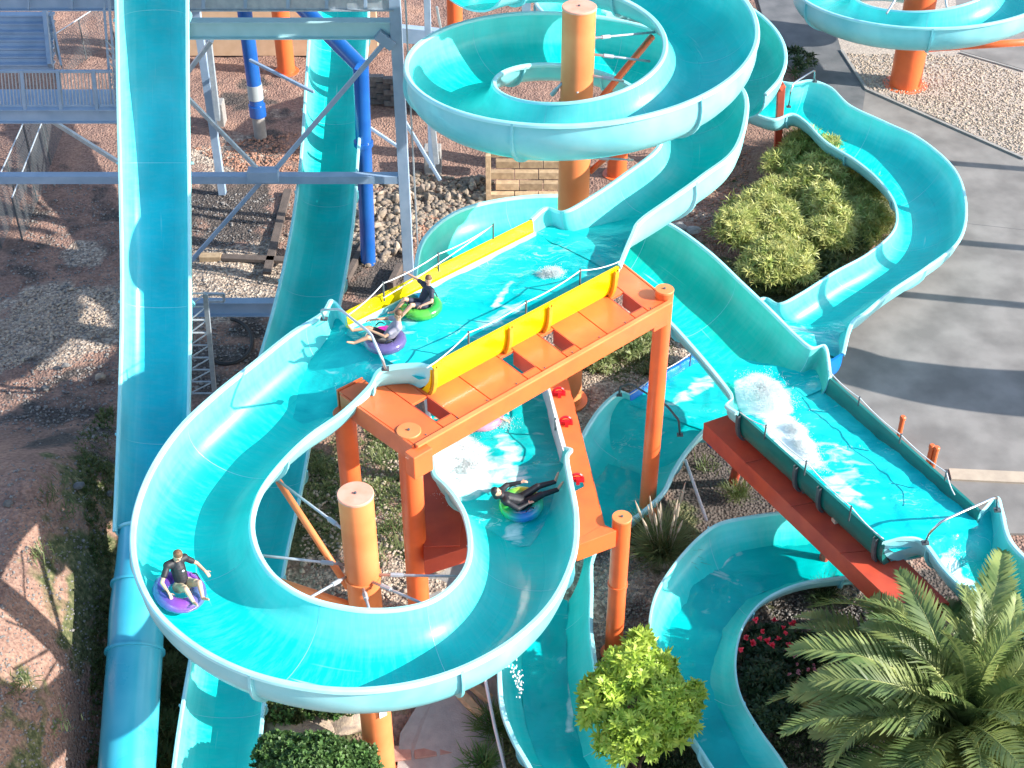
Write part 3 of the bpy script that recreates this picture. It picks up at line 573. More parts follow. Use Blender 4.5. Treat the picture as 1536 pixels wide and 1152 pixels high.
# -- upper pool trough
PL0, PL1 = P(799, 331, 7.8), P(519, 470, 7.8)          # far wall top
PR0, PR1 = P(926, 398, 7.8), P(643, 548, 7.8)          # near wall top
def board(name, root, a, b, out, mat, h=.86, ribs=(), ribmat='yrib', bulge=.16, lip=.07):
    """flume side wall: bulged panel hanging from a top edge a-b; out = unit vector away from the water"""
    mb = MB(); pr = [(.0, 0), (lip, 0), (lip, -.05), (.06, -.06)] + [(.06+bulge*0 - 0 + bulge*math.sin(t)*.35 - .5*h*(1-math.cos(t))*.9, -.06-h*math.sin(t)*1.0) for t in np.linspace(.2, PI/2, 7)] + [(-.03 - .5*h*(1-math.cos(t))*.9, -.03-h*math.sin(t)*.97) for t in np.linspace(PI/2, .1, 7)]
    n = len(pr); vs = [Vector(e)+out*s+Vector((0, 0, z)) for e in (a, b) for s, z in pr]
    mb.add(vs, [(i, (i+1) % n, n+(i+1) % n, n+i) for i in range(n)] + [tuple(range(n-1, -1, -1)), tuple(range(n, 2*n))])
    part(name, mb, mat, root, smooth='auto'); d = (Vector(b)-Vector(a)).normalized()
    for u in ribs:
        c = Vector(a).lerp(Vector(b), u); rb = MB(); q = [(s+.03, z) for s, z in pr[1:11]]; q2 = [(s+.10, z-.015) for s, z in pr[1:11]]
        for sg in (-.05, .05): rb.v += [tuple(c+d*sg+out*s+Vector((0, 0, z))) for s, z in q+q2]
        k = len(q)
        for i in range(k-1): rb.f += [(k+i, k+i+1, 3*k+i+1, 3*k+i), (i, i+1, k+i+1, k+i), (2*k+i, 3*k+i, 3*k+i+1, 2*k+i+1)]
        rb.m = [0]*len(rb.f); part('rib', rb, ribmat, root)
def trough(name, label, L0, L1, R0, R1, zw, mat_l, mat_r, water, depth=.8, e0=.03, e1=.03, ribsL=(), ribsR=(), ribmat='yrib', floormat='flume', cat='pool'):
    c = (L0+L1+R0+R1)/4; root = thing(name, label, cat, (c.x, c.y, c.z-depth))
    ax = ((L1-L0)+(R1-R0)).normalized(); sd = Vector((ax.y, -ax.x, 0)); sd = sd if sd.dot(L0-R0) > 0 else -sd
    board('side_wall', root, L0, L1, sd, mat_l, ribs=ribsL, ribmat=ribmat); board('side_wall', root, R0, R1, -sd, mat_r, ribs=ribsR, ribmat=ribmat)
    cs = [L0, L1, R1, R0]; fl = [p - (sd if i < 2 else -sd)*.45*.7 - Vector((0, 0, depth)) for i, p in enumerate(cs)]
    part('floor', MB().prism(fl, .06), 'shell', root)
    N1, N2 = 60, 26; v = []; A = [Vector((p.x, p.y, zw)) - (sd if i < 2 else -sd)*.05 for i, p in enumerate(cs)]
    for i in range(N1+1):
        u = -e0 + (1+e0+e1)*i/N1; e = max(0, -u, u-1); a = A[0].lerp(A[1], u); b = A[3].lerp(A[2], u)
        for j in range(N2+1):
            v_ = .5 + (j/N2-.5)*(1-2.2*e); p = a.lerp(b, v_) - Vector((0, 0, e*e*16)); h = noise.fractal(p*1.6, 1, 2, 4)*.05 + noise.noise(p*.8)*.03; v.append((p.x, p.y, p.z+h))
    f = [(i*(N2+1)+j, i*(N2+1)+j+1, (i+1)*(N2+1)+j+1, (i+1)*(N2+1)+j) for i in range(N1) for j in range(N2)]
    o = org(root); foam_at(raw('water', np.array(v)-np.array(o), f, water, root, smooth=True).data, o)
    return root, ax, sd
pool1, ax1, sd1 = trough('upper_pool', 'upper slide pool with yellow side walls standing on the orange platform', PL0, PL1, PR0, PR1, 7.42, 'yellow', 'yellow', 'water', ribsR=(.03, .40, .61, .99), ribsL=())
# white splash board standing inside the far yellow wall
a, b = PL0 - sd1*.12 - Vector((0, 0, .22)), PL1 - sd1*.12 - Vector((0, 0, .22)); part('inner_liner', MB().beam(a-Vector((0, 0, .12)), b-Vector((0, 0, .12)), .03, .16), 'pale', pool1)
# -- big loop from the upper pool round the front column to the lower pool
O = [((519, 470), 7.8), ((500, 453), 7.85), ((484, 474), 7.75), ((440, 502), 7.55), ((385, 546), 7.35), ((330, 590), 7.2), ((275, 642), 7.08), ((232, 705), 6.98), ((207, 775), 6.9), ((207, 845), 6.82), ((235, 910), 6.75), ((290, 962), 6.68), ((360, 1000), 6.6), ((440, 1023), 6.52), ((530, 1032), 6.45), ((620, 1022), 6.35), ((700, 996), 6.22), ((770, 955), 6.08), ((825, 900), 5.92), ((855, 835), 5.75), ((860, 775), 5.55), ((852, 725), 5.35), ((846, 688), 5.2), ((852, 676), 5.1), ((845, 672), 5.0)]
I = [((643, 548), 7.8), ((622, 545), 7.75), ((570, 552), 7.6), ((550, 580), 7.35), ((510, 618), 7.1), ((462, 652), 6.9), ((422, 690), 6.7), ((388, 735), 6.55), ((374, 780), 6.42), ((379, 820), 6.35), ((400, 858), 6.28), ((432, 885), 6.2), ((470, 903), 6.12), ((510, 913), 6.05), ((550, 918), 5.97), ((600, 916), 5.88), ((645, 905), 5.8), ((680, 882), 5.7), ((703, 850), 5.6), ((709, 815), 5.5), ((702, 775), 5.4), ((688, 748), 5.3), ((672, 728), 5.2), ((656, 712), 5.1), ((652, 690), 5.0)]
st = [(P(*i, zi), P(*o, zo)) for (i, zi), (o, zo) in zip(I, O)]
flume('loop_slide', 'big front water slide loop curling round the short column with a salmon cap', 'water slide', st, 'flume', 'shell', depth=1.0, joint=3.0, off=1.3, base=(-3, 20.2, 0), films=[(0, 2.6, .38, .995, 'water'), (-.01, -2.6, .38, .995, 'water')])
# -- lower pool under the platform
LL0, LL1 = P(652, 690, 5.0), P(636, 560, 5.0); LR0, LR1 = P(845, 672, 5.0), P(800, 505, 5.0)
pool2, ax2, sd2 = trough('lower_pool', 'lower slide pool full of white water partly hidden under the orange platform', LL0, LL1, LR0, LR1, 4.62, 'white', 'white', 'water', depth=.8)
# -- slide leaving the lower pool, bending back under the upper pool and dropping to the right
st = [(P(636, 560, 5.0), P(800, 505, 5.0)), (P(626, 480, 5.0), P(775, 462, 4.9)), (P(626, 415, 5.1), P(760, 435, 4.8)), (P(640, 358, 5.1), P(770, 412, 4.7)), (P(690, 318, 5.05), P(800, 400, 4.65)), (P(770, 299, 5.0), P(840, 392, 4.6)), (P(860, 296, 4.9), P(880, 392, 4.5)), (P(930, 308, 4.75), P(905, 400, 4.45)), (P(1000, 336, 4.6), P(930, 410, 4.4)), (P(1060, 378, 4.4), P(972, 448, 4.2)), (P(1110, 425, 4.2), P(1015, 490, 4.0)), (P(1155, 468, 3.98), P(1055, 535, 3.8)), (P(1192, 505, 3.8), P(1090, 578, 3.62)), (P(1215, 523, 3.7), P(1100, 596, 3.6)), (P(1236, 522, 3.65), P(1092, 606, 3.6)), (P(1243, 566, 3.6), P(1108, 618, 3.6))]
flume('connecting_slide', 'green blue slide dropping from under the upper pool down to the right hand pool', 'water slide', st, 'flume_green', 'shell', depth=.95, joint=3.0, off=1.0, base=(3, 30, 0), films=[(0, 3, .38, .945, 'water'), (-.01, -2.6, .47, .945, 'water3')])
# -- right hand pool
TL0, TL1 = P(1243, 566, 3.55), P(1470, 768, 3.35); TR0, TR1 = P(1108, 614, 3.55), P(1330, 812, 3.35)
pool3, ax3, sd3 = trough('right_pool', 'right hand slide pool with dark green side walls resting on a red beam', TL0, TL1, TR0, TR1, 3.1, 'dgreen', 'dgreen', 'water3', depth=.8,  ribsR=(.03, .44, .60, .96), ribmat='darksteel')
st = [(P(1470, 768, 3.35), P(1330, 812, 3.35)), (P(1492, 748, 3.4), P(1358, 806, 3.4)), (P(1500, 770, 3.35), P(1388, 812, 3.3)), (P(1512, 812, 3.2), P(1418, 850, 3.1)), (P(1548, 850, 3.0), P(1452, 885, 2.9)), (P(1600, 890, 2.8), P(1500, 925, 2.7)), (P(1680, 930, 2.6), P(1570, 980, 2.5)), (P(1780, 960, 2.4), P(1660, 1030, 2.3))]
flume('exit_slide', 'bright turquoise slide leaving the right hand pool at the right edge above the palm', 'water slide', st, 'flume', 'shell', depth=.9, joint=2.2, off=1.0, base=P(1500, 870, 0), films=[(0, 2.4, .28, .896, 'water3')])
st = [(P(1495, 800, 1.2), P(1640, 700, 1.3)), (P(1500, 765, 1.3), P(1600, 690, 1.4)), (P(1540, 750, 1.4), P(1560, 700, 1.4)), (P(1640, 752, 1.5), P(1650, 690, 1.5))]
st = [(P(1498, 790, 1.6), P(1600, 790, 1.6)), (P(1512, 815, 1.5), P(1615, 800, 1.5)), (P(1545, 860, 1.4), P(1660, 830, 1.4)), (P(1620, 905, 1.2), P(1720, 860, 1.2))]
# -- big straight chute on the left (steep, from the tower), then a closed tube to the bottom
def rim2(yp, xl, xr, z): return (P(xl, yp, z), P(xr, yp, z))
st = [rim2(-330, 165, 281, 17.0), rim2(-190, 170, 280, 15.0), rim2(-60, 175, 278, 13.0), rim2(60, 178, 278, 11.0), rim2(170, 180, 279, 9.2), rim2(290, 183, 281, 7.4), rim2(410, 185, 282, 5.8), rim2(520, 184, 282, 4.5), rim2(620, 181, 280, 3.5), rim2(700, 178, 277, 2.8), rim2(797, 174, 268, 2.1)]
flume('speed_slide', 'tall straight cyan speed slide coming down from the grey tower at left', 'water slide', st, 'flume_blue', 'shell', depth=.80, joint=3.6, off=1.9, rimw=.09, fl=.6, steep=True)
cl = [(P(219, 797, 1.75), .68), (P(214, 850, 1.35), .66), (P(206, 910, .95), .64), (P(203, 970, .6), .63), (P(198, 1040, 0.15), .63), (P(194, 1100, -.2), .63), (P(188, 1190, -.7), .63), (P(182, 1280, -1.1), .63)]
t = thing('tube_slide', 'closed blue tube continuing the straight slide down to the bottom left edge', 'water slide', P(204, 960, -.3))
pts = catmull([c[0] for c in cl]); part('tube', MB().tube(pts, .64, 28), 'tubeblue', t, smooth='auto')
for k in (0, 12, 25): part('flange', MB().tube([pts[k]+(pts[k+1]-pts[k]).normalized()*-.03, pts[k]+(pts[k+1]-pts[k]).normalized()*.03], .70, 28), 'tubeblue' if k else 'shell', t, smooth='auto')
# -- second slide behind, passing under the loop
st = [(P(475, -180, 8.5), P(560, -180, 8.5)), (P(468, -60, 7.4), P(552, -60, 7.4)), (P(466, 40, 6.4), P(550, 40, 6.4)), (P(460, 140, 5.4), P(543, 140, 5.4)), (P(454, 230, 4.5), P(535, 230, 4.5)), (P(443, 320, 3.7), P(529, 320, 3.7)), (P(428, 400, 3.1), P(518, 400, 3.1)), (P(408, 480, 2.6), P(502, 480, 2.6)), (P(385, 560, 2.15), P(484, 560, 2.15)), (P(362, 650, 1.8), P(465, 650, 1.8)), (P(340, 740, 1.4), P(448, 740, 1.4)), (P(318, 830, 1.05), P(428, 830, 1.05)), (P(300, 920, .7), P(411, 920, .7)), (P(288, 990, .4), P(400, 990, .4)), (P(273, 1080, 0), P(390, 1080, 0)), (P(262, 1160, -.4), P(382, 1160, -.4)), (P(250, 1260, -.8), P(374, 1260, -.8))]
flume('rear_slide', 'teal slide running down behind the steel tower and under the big loop to the bottom', 'water slide', st, 'flume', 'pale', depth=.75, joint=3.4, off=2.0, rimw=.09, fl=.6, steep=True)
# -- low river-like slide on the right: D
Lp = [((1120, 165), 2.3), ((1160, 178), 2.3), ((1188, 170), 2.35), ((1210, 182), 2.25), ((1240, 212), 2.1), ((1285, 240), 2.05), ((1322, 272), 2.0), ((1345, 308), 1.95), ((1343, 345), 1.9), ((1305, 380), 1.85), ((1255, 408), 1.8), ((1205, 440), 1.7), ((1172, 456), 1.6), ((1148, 448), 1.6), ((1120, 470), 1.5)]
Rp = [((1150, 118), 2.3), ((1185, 126), 2.35), ((1215, 122), 2.4), ((1246, 133), 2.3), ((1275, 160), 2.2), ((1330, 186), 2.15), ((1383, 212), 2.1), ((1432, 258), 2.05), ((1447, 312), 2.0), ((1435, 362), 1.95), ((1386, 402), 1.9), ((1335, 436), 1.8), ((1296, 468), 1.7), ((1274, 486), 1.6), ((1262, 530), 1.5)]
st = [(P(*a, za), P(*b, zb)) for (a, za), (b, zb) in zip(Lp, Rp)]
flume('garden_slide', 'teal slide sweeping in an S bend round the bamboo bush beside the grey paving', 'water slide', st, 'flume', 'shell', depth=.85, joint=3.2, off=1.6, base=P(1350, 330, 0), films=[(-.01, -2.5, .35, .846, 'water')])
# -- blue boarded pool under the connecting slide
BL0, BL1 = P(1120, 486, 1.5), P(945, 592, 1.35); BR0, BR1 = P(1262, 530, 1.5), P(1080, 640, 1.35)
pool4, ax4, sd4 = trough('blue_edged_pool', 'small low pool with blue vinyl edging under the connecting slide', BL0, BL1, BR0, BR1, 1.15, 'bluevinyl', 'bluevinyl', 'water3', depth=.6)
st = [(P(1080, 640, 1.35), P(945, 592, 1.35)), (P(1060, 640, 1.35), P(930, 590, 1.4)), (P(1030, 672, 1.25), P(900, 618, 1.3)), (P(1008, 705, 1.15), P(874, 660, 1.2)), (P(990, 740, 1.0), P(848, 705, 1.1)), (P(950, 775, .85), P(815, 760, 1.0)), (P(908, 800, .75), P(785, 815, .9)), (P(886, 840, .65), P(768, 880, .8)), (P(884, 890, .55), P(756, 940, .65)), (P(884, 950, .4), P(752, 1000, .5)), (P(893, 1020, .2), P(757, 1060, .25)), (P(905, 1080, 0), P(775, 1110, 0)), (P(925, 1140, -.25), P(805, 1165, -.3)), (P(955, 1220, -.6), P(835, 1250, -.6))]
flume('lower_slide', 'teal slide from the blue edged pool passing under the pier beam to the bottom', 'water slide', st, 'flume', 'shell', depth=.9, joint=3.2, off=1.8, base=P(860, 900, -.3), films=[(0, 2.2, .22, .896, 'water3'), (2.0, 30, .80, .80, 'stream')])
# -- slide E round the flower bed
Lp = [((1330, 790), 1.2), ((1300, 780), 1.2), ((1270, 772), 1.2), ((1240, 768), 1.2), ((1180, 770), 1.2), ((1120, 778), 1.2), ((1078, 788), 1.2), ((1045, 812), 1.15), ((1012, 850), 1.1), ((985, 895), 1.0), ((976, 945), .85), ((984, 1000), .7), ((1010, 1060), .45), ((1050, 1120), .15), ((1095, 1190), -.15), ((1130, 1260), -.4)]
Rp = [((1372, 880), 1.1), ((1345, 868), 1.1), ((1290, 863), 1.1), ((1250, 866), 1.05), ((1205, 873), 1.05), ((1168, 886), 1.0), ((1138, 905), .95), ((1115, 935), .9), ((1104, 970), .85), ((1102, 1010), .7), ((1112, 1050), .55), ((1138, 1095), .3), ((1170, 1140), .05), ((1205, 1200), -.2), ((1240, 1270), -.5)]
st = [(P(*a, za), P(*b, zb)) for (a, za), (b, zb) in zip(Lp, Rp)]
flume('bed_slide', 'lowest teal slide curling round the flower bed with red blooms at bottom right', 'water slide', st, 'flume', 'shell', depth=.72, joint=3.0, off=1.5, rimw=.08, base=P(1040, 950, -.2), films=[(1.5, 16, .62, .62, 'stream')])
# -- another flume passing behind and below the helix at the top, feeding the little pool
st = [(P(690, -60, 6.6), P(630, -30, 6.8)), (P(720, -14, 6.2), P(690, 12, 6.3)), (P(790, 5, 5.8), P(760, 70, 5.9)), (P(880, -10, 5.6), P(890, 100, 5.7)), (P(990, -20, 5.4), P(1000, 110, 5.5)), (P(1090, 0, 5.2), P(1075, 90, 5.1))]
st = [(cyl((2.2, 37.6), 2.2, a, z-.3), cyl((2.2, 37.6), 4.6, a, z)) for a, z in [(190, 7.8), (165, 7.5), (140, 7.2), (115, 6.9), (90, 6.6), (65, 6.3), (40, 6.0), (15, 5.7), (-5, 5.4)]]
st += [(P(1040, 60, 5.0), P(1171, 68, 5.2)), (P(1042, 100, 4.6), P(1165, 100, 4.8)), (P(1040, 130, 3.9), P(1135, 128, 4.2)), (P(1050, 150, 3.2), P(1115, 145, 3.5))]
st = [(a, b) for a, b in st[5:]]
def arc(c, r0, r1, a0, a1, z0, z1, n=9):
    return [(cyl(c, r0, a0+(a1-a0)*i/n, z0+(z1-z0)*i/n-.35), cyl(c, r1, a0+(a1-a0)*i/n, z0+(z1-z0)*i/n)) for i in range(n+1)]
sx = P(1172, 70, 4.6)
st = arc((sx.x-4.3, sx.y-.3), 2.1, 4.3, 200, -40, 6.6, 4.3, 18)
flume('feeder_slide', 'slide curving behind the upper spiral at the top and feeding the garden slide', 'water slide', st, 'flume_green', 'shell', depth=1.0, joint=3.4, off=1.2, base=(4, 42, 0))
# -- right hand spiral at the top right corner
cR = P(1357, 128, 0); st = arc((cR.x+.1, cR.y), 2.6, 5.0, -330, 55, 6.6, 3.4, 30)
st = arc((cR.x+.1, cR.y), 2.7, 5.0, 60, -290, 5.9, 3.2, 28)
flume('right_spiral_slide', 'spiral water slide round an orange column cut off by the top right corner', 'water slide', st, 'flume', 'shell', depth=1.05, joint=4.2, off=2.5, base=(cR.x, cR.y, 0))
# ================================================================== COLUMNS, PLATFORMS
column('tallest orange column through the middle of the upper spiral', Vector((1.62, 32.5, 0)), .41, 12.15, 0, 'orange_l', flange=[9.6, 6.2, 3.1])
fc = P(533, 740, 7.2)
fcol = column('front orange column with wide salmon cap in the middle of the big loop', fc, .35, 7.2, -1.8, 'orange_l', flange=[4.9, 2.4])
a = fc + Vector((.2, -.32, -.2)); part('sticker', MB().box(Vector((fc.x+.21, fc.y-.31, 1.0)), (.02, .18, .42), Matrix.Rotation(R(-56), 3, 'Z')), 'paper', fcol)
gc = lambda px_, py, z: P(px_, py, z)
column('slim orange column at the right corner of the upper platform', P(997, 433, 7.22), .215, 7.22, 0, cap='orange_l')
column('orange column at the front left corner of the upper platform', P(613, 645, 7.04), .25, 7.04, -.3, cap='orange_l')
column('orange column behind the front left one, under the loop outlet', P(516, 615, 6.6), .24, 6.55, -.1, cap='orange')
column('short orange column at the end of the pier beam, behind the lime bush', P(933, 775, 4.15), .215, 4.15, -.4, flange=[2.0], cap='orange_l')
cRc = P(1357, 128, 0); column('orange column inside the top right spiral', Vector((cRc.x, cRc.y, 0)), .62, 8, 0, flange=[3])
column('orange column far back above the planter, left of the teal rear slide', G(430, 108), .36, 6, 0)
column('orange column at the top edge left of the upper spiral', G(683, 55), .34, 6, 0)
column('orange column standing behind the upper spiral on the right', G(925, 262), .36, 5, 0)
# upper platform deck (boards of plate with open slots), z = 7.0
A_, B_, C_, D_ = P(530, 603, 7.0), P(622, 668, 7.0), P(1003, 452, 7.0), P(935, 398, 7.0)
def plat(u, v, dz=0): a = B_.lerp(C_, u); b = A_.lerp(D_, u); p = a.lerp(b, v); return p + Vector((0, 0, dz))
upf = thing('platform', 'big orange steel platform with slots carrying the yellow sided upper pool', 'platform', (B_+C_)/2 - Vector((0, 0, .6)))
us = [0, .105, .16, .28, .42, .475, .575, .63, .74, .86, .915, 1.0]
for i, (u0, u1) in enumerate(zip(us, us[1:])):
    slot = abs(u0-.105) < .01 or abs(u0-.42) < .01 or abs(u0-.575) < .01 or abs(u0-.86) < .01
    g = .0015
    segs = [(0, .14), (.55, 1.25)] if slot else [(0, 1.25)]
    for v0, v1 in segs:
        part('deck_plate', MB().prism([plat(u0+g, v0), plat(u1-g, v0), plat(u1-g, v1), plat(u0+g, v1)], .07), 'orange', upf, bevel=.008)
    if slot:
        e = MB(); e.beam(plat(u0, .14, -.2), plat(u0, .55, -.2), .03, .4); e.beam(plat(u1, .14, -.2), plat(u1, .55, -.2), .03, .4); e.beam(plat(u0, .14, -.2), plat(u1, .14, -.2), .03, .4); part('slot_frame', e, 'red', upf)
e = MB().beam(plat(0, -.02, -.24), plat(1, -.02, -.24), .05, .5); part('front_beam', e, 'orange', upf, bevel=.012)
part('beam_lip', MB().beam(plat(0, -.035, .03), plat(1, -.035, .03), .10, .05), 'orange_l', upf)
part('side_beam', MB().beam(plat(-.004, 0, -.24), plat(-.004, 1.2, -.24), .05, .5), 'orange', upf, bevel=.012)
part('side_beam', MB().beam(plat(1.004, 0, -.24), plat(1.004, 1.2, -.24), .05, .5), 'orange', upf, bevel=.012)
part('rear_beam', MB().beam(plat(0, 1.28, -.24), plat(1, 1.28, -.24), .05, .5), 'orange', upf)
b_ = MB()
for i in range(9): b_.lathe(plat(.05+.11*i, .05, 0), [(.018, 0), (.018, .02)], 6)
b_.lathe(plat(.03, .3, 0), [(.06, 0), (.06, .03)], 12); part('bolt', b_, 'darksteel', upf)
for u, v in [(.965, .06), (.0, -.06)]: part('bracket', MB().box(plat(u, v, -.345), (.5, .3, .6), Matrix.Rotation(math.atan2((C_-B_).y, (C_-B_).x), 3, 'Z')), 'orange', upf, bevel=.02)
# lower pier: beam with openings, z = 3.95
pr = thing('pier_beam', 'orange box beam with red clamps running beside the lower pool to a short column', 'beam', P(870, 720, 3.3))
q = [P(818, 560, 3.95), P(866, 812, 3.95), P(908, 790, 3.95), P(846, 545, 3.95)]
pt = lambda u, v: q[0].lerp(q[1], u).lerp(q[3].lerp(q[2], u), v)
for u0, u1, hole in [(0, .69, 0), (.69, .75, 1), (.75, 1, 0)]:
    for v0, v1 in ([(0, .12), (.62, 1)] if hole else [(0, 1)]): part('top_plate', MB().prism([pt(u0, v0), pt(u1, v0), pt(u1, v1), pt(u0, v1)], .05), 'orange', pr)
part('web', MB().prism([pt(0, .97), pt(1, .97), pt(1, 1), pt(0, 1)], .5), 'orange', pr); part('web', MB().prism([pt(0, 0), pt(1, 0), pt(1, .04), pt(0, .04)], .5), 'orange', pr)
part('end_beam', MB().prism([P(862, 812, 3.96), P(866, 818, 3.96), P(925, 796, 3.96), P(905, 786, 3.96)], .5), 'orange', pr, bevel=.01)
for u, v in [(.17, .42), (.36, .45), (.70, .4)]:
    c = pt(u, v) + Vector((0, 0, .08)); m_ = MB(); m_.tube([c+Vector((.12*math.cos(a), .03, .10*math.sin(a))) for a in np.linspace(0, PI, 7)], .035, 6); m_.box(c-Vector((0, 0, .05)), (.34, .14, .05)); m_.box(c+Vector((.02, -.1, 0)), (.08, .12, .16)); part('clamp', m_, 'redplastic', pr)
lp = thing('lower_platform', 'dark red steel platform on the left side of the lower pool', 'platform', P(670, 800, 3.3))
z = 3.9
for poly in ([(634, 705), (652, 700), (694, 770), (690, 818), (636, 820)], [(634, 786), (690, 770), (704, 800), (704, 820), (636, 842)]):
    part('deck_plate', MB().prism([P(a, b, z) for a, b in poly], .45), 'red', lp, bevel=.01); z -= .03
part('leg', MB().tube([P(626, 830, 3.5), G(636, 940)], .09, 12), 'orange', lp, smooth='auto')
# right pool beam
bm_ = thing('pool_beam', 'long red beam with pale feet under the near side of the right hand pool', 'beam', P(1200, 780, 1.8))
q3 = [P(1055, 634, 2.55), P(1340, 905, 2.55), P(1425, 905, 2.55), P(1120, 612, 2.55)]
bt = lambda u, v, dz=0: q3[0].lerp(q3[1], u).lerp(q3[3].lerp(q3[2], u), v) + Vector((0, 0, dz))
for i in range(4): part('top_plate', MB().prism([bt(i/4+.0015, 0), bt((i+1)/4-.0015, 0), bt((i+1)/4-.0015, 1), bt(i/4+.0015, 1)], .06), 'red', bm_, bevel=.008)
part('front_web', MB().beam(bt(0, .03, -.30), bt(1, .03, -.30), .05, .48), 'red', bm_, bevel=.01)
part('rear_web', MB().beam(bt(0, .97, -.30), bt(1, .97, -.30), .05, .48), 'red', bm_)
for k, u in enumerate((.17, .44, .60)): part('foot', MB().box(bt(u, .62, .07), (.5, .16, .12), Matrix.Rotation(R(20), 3, 'Z')), 'darksteel' if k < 2 else 'paleboard', bm_, bevel=.01)
for a, b in [((1112, 675), (1100, 722)), ((1355, 880), (1350, 960))]: part('leg', MB().tube([P(*a, 2.2), G(*b)], .13, 14), 'red', bm_, smooth='auto')
part('leg', MB().tube([bt(.5, .9, -.5), bt(.5, .9, -2.5)], .12, 12), 'red', bm_)
# rear dark red board under the pale flume end at the right
# ------------------------------------------------------------------ ropes with posts along the pools
def rope_line(label, posts, z, ends, sag=.06, ph=.34):
    t = thing('safety_rope', label, 'rope', P(*posts[0], z)); pts = []
    for (a, b) in posts:
        base = P(a, b, z); part('post', MB().tube([base-Vector((0, 0, .1)), base+Vector((0, 0, ph))], .022, 8), 'darksteel', t); pts.append(base+Vector((0, 0, ph-.04)))
    pts = [P(*ends[0], z+.15)] + pts + [P(*ends[1], z+.15)]; path = []
    for a, b in zip(pts, pts[1:]): path += [a.lerp(b, k/8) - Vector((0, 0, sag*4*(k/8)*(1-k/8))) for k in range(8)]
    path.append(pts[-1]); part('rope', MB().tube(path, .014, 6), 'rope', t, smooth=True); return t
rope_line('white rope on short posts along the near yellow wall of the upper pool', [(703, 516), (789, 470), (870, 422)], 7.8, ((640, 552), (930, 392)))
rope_line('white rope on short posts along the far yellow wall of the upper pool', [(576, 446), (658, 402), (740, 358)], 7.8, ((520, 474), (575, 447)), ph=.42)
rope_line('thin cable on small posts along the near dark green wall of the right pool', [(1147, 654), (1207, 708), (1274, 776)], 3.5, ((1110, 618), (1325, 808)), ph=.36)
rope_line('white hose line on pegs along the far dark green wall of the right pool', [(1288, 604), (1350, 660), (1418, 716)], 3.55, ((1243, 556), (1432, 742)), ph=.2)
rope_line('rope on posts above the blue vinyl edge left of the slim column', [(985, 574), (1035, 545)], 1.5, ((945, 592), (1080, 520)), ph=.4)
rope_line('rope with dark hooks along the white wall of the lower pool', [(833, 640), (820, 580)], 5.0, ((845, 676), (812, 560)), ph=.25)
# ------------------------------------------------------------------ grab rails
def rail(label, pts, mat='chrome', r=.03, feet=True):
    t = thing('grab_rail', label, 'rail', pts[0]); pp = catmull(pts); out = []
    sharp = []
    for i in range(len(pts)-1):
        a, b = pts[i], pts[i+1]; sharp += [a.lerp(b, .08), a.lerp(b, .92)] if 0 < i < len(pts)-2 else ([a, a.lerp(b, .92)] if i == 0 else [a.lerp(b, .08), b])
    part('rail', MB().tube(sharp, r, 10), mat, t, smooth=True)
    if feet:
        for p in (pts[0], pts[-1]): part('foot', MB().box(p, (.16, .12, .05)), 'darksteel', t)
    return t
rail('bent steel grab rail arching over the outlet of the upper pool', [P(486, 478, 7.8), P(482, 465, 8.5), P(510, 464, 8.9), P(556, 500, 8.9), P(574, 540, 8.6), P(578, 553, 7.8)], 'steel_l')
rail('steel grab rail arching over the outlet of the right hand pool', [P(1388, 814, 3.35), P(1394, 800, 4.0), P(1412, 782, 4.35), P(1495, 745, 4.35), P(1496, 765, 3.4)])
rail('steel grab rail over the start of the garden slide', [P(1183, 160, 2.4), P(1186, 138, 3.2), P(1190, 125, 3.4), P(1222, 105, 3.4), P(1222, 122, 2.45)])
rail('dark bent grab rail on the blue edged pool in front of the slim column', [P(1020, 652, 1.4), P(1018, 630, 2.0), P(1000, 608, 2.2), P(945, 575, 2.2), P(930, 580, 1.9), P(929, 592, 1.4)], 'darksteel')
# orange bent arm at the garden slide
b0 = P(1166, 226, .2); t = thing('light_arm', 'bent red orange post leaning over the little pool of the garden slide', 'post', b0-Vector((0, 0, .2)))
part('post', MB().beam(b0, V(1172, 128, b0.y), .26, .26), 'red', t, bevel=.02); part('arm', MB().beam(V(1173, 132, b0.y), V(1150, 98, b0.y-.3), .26, .24), 'red', t, bevel=.02); part('foot', MB().box(b0-Vector((0, 0, .1)), (.4, .4, .2)), 'concrete', t)
rock(G(1018, 340, .15), .28, 'pale broken concrete block on the soil below the bamboo bush', 'concrete'); rock(G(1040, 345, .12), .22, 'smaller pale concrete piece next to the broken block', 'concrete')
# small orange bollards on the paving
def pegs(label, lst):
    t = thing('bollard', label, 'bollard', P(*lst[0], .03))
    for a, b in lst:
        p = P(a, b, .03); part('post', MB().lathe(p, [(.07, 0), (.07, .75), (.085, .76), (.085, .84), (.06, .87)], 14), 'orange', t, smooth='auto')
pegs('single small orange bollard behind the far wall of the right pool', [(1347, 660)]); pegs('pair of small orange bollards nearest the right pool rail', [(1390, 703), (1397, 706)])
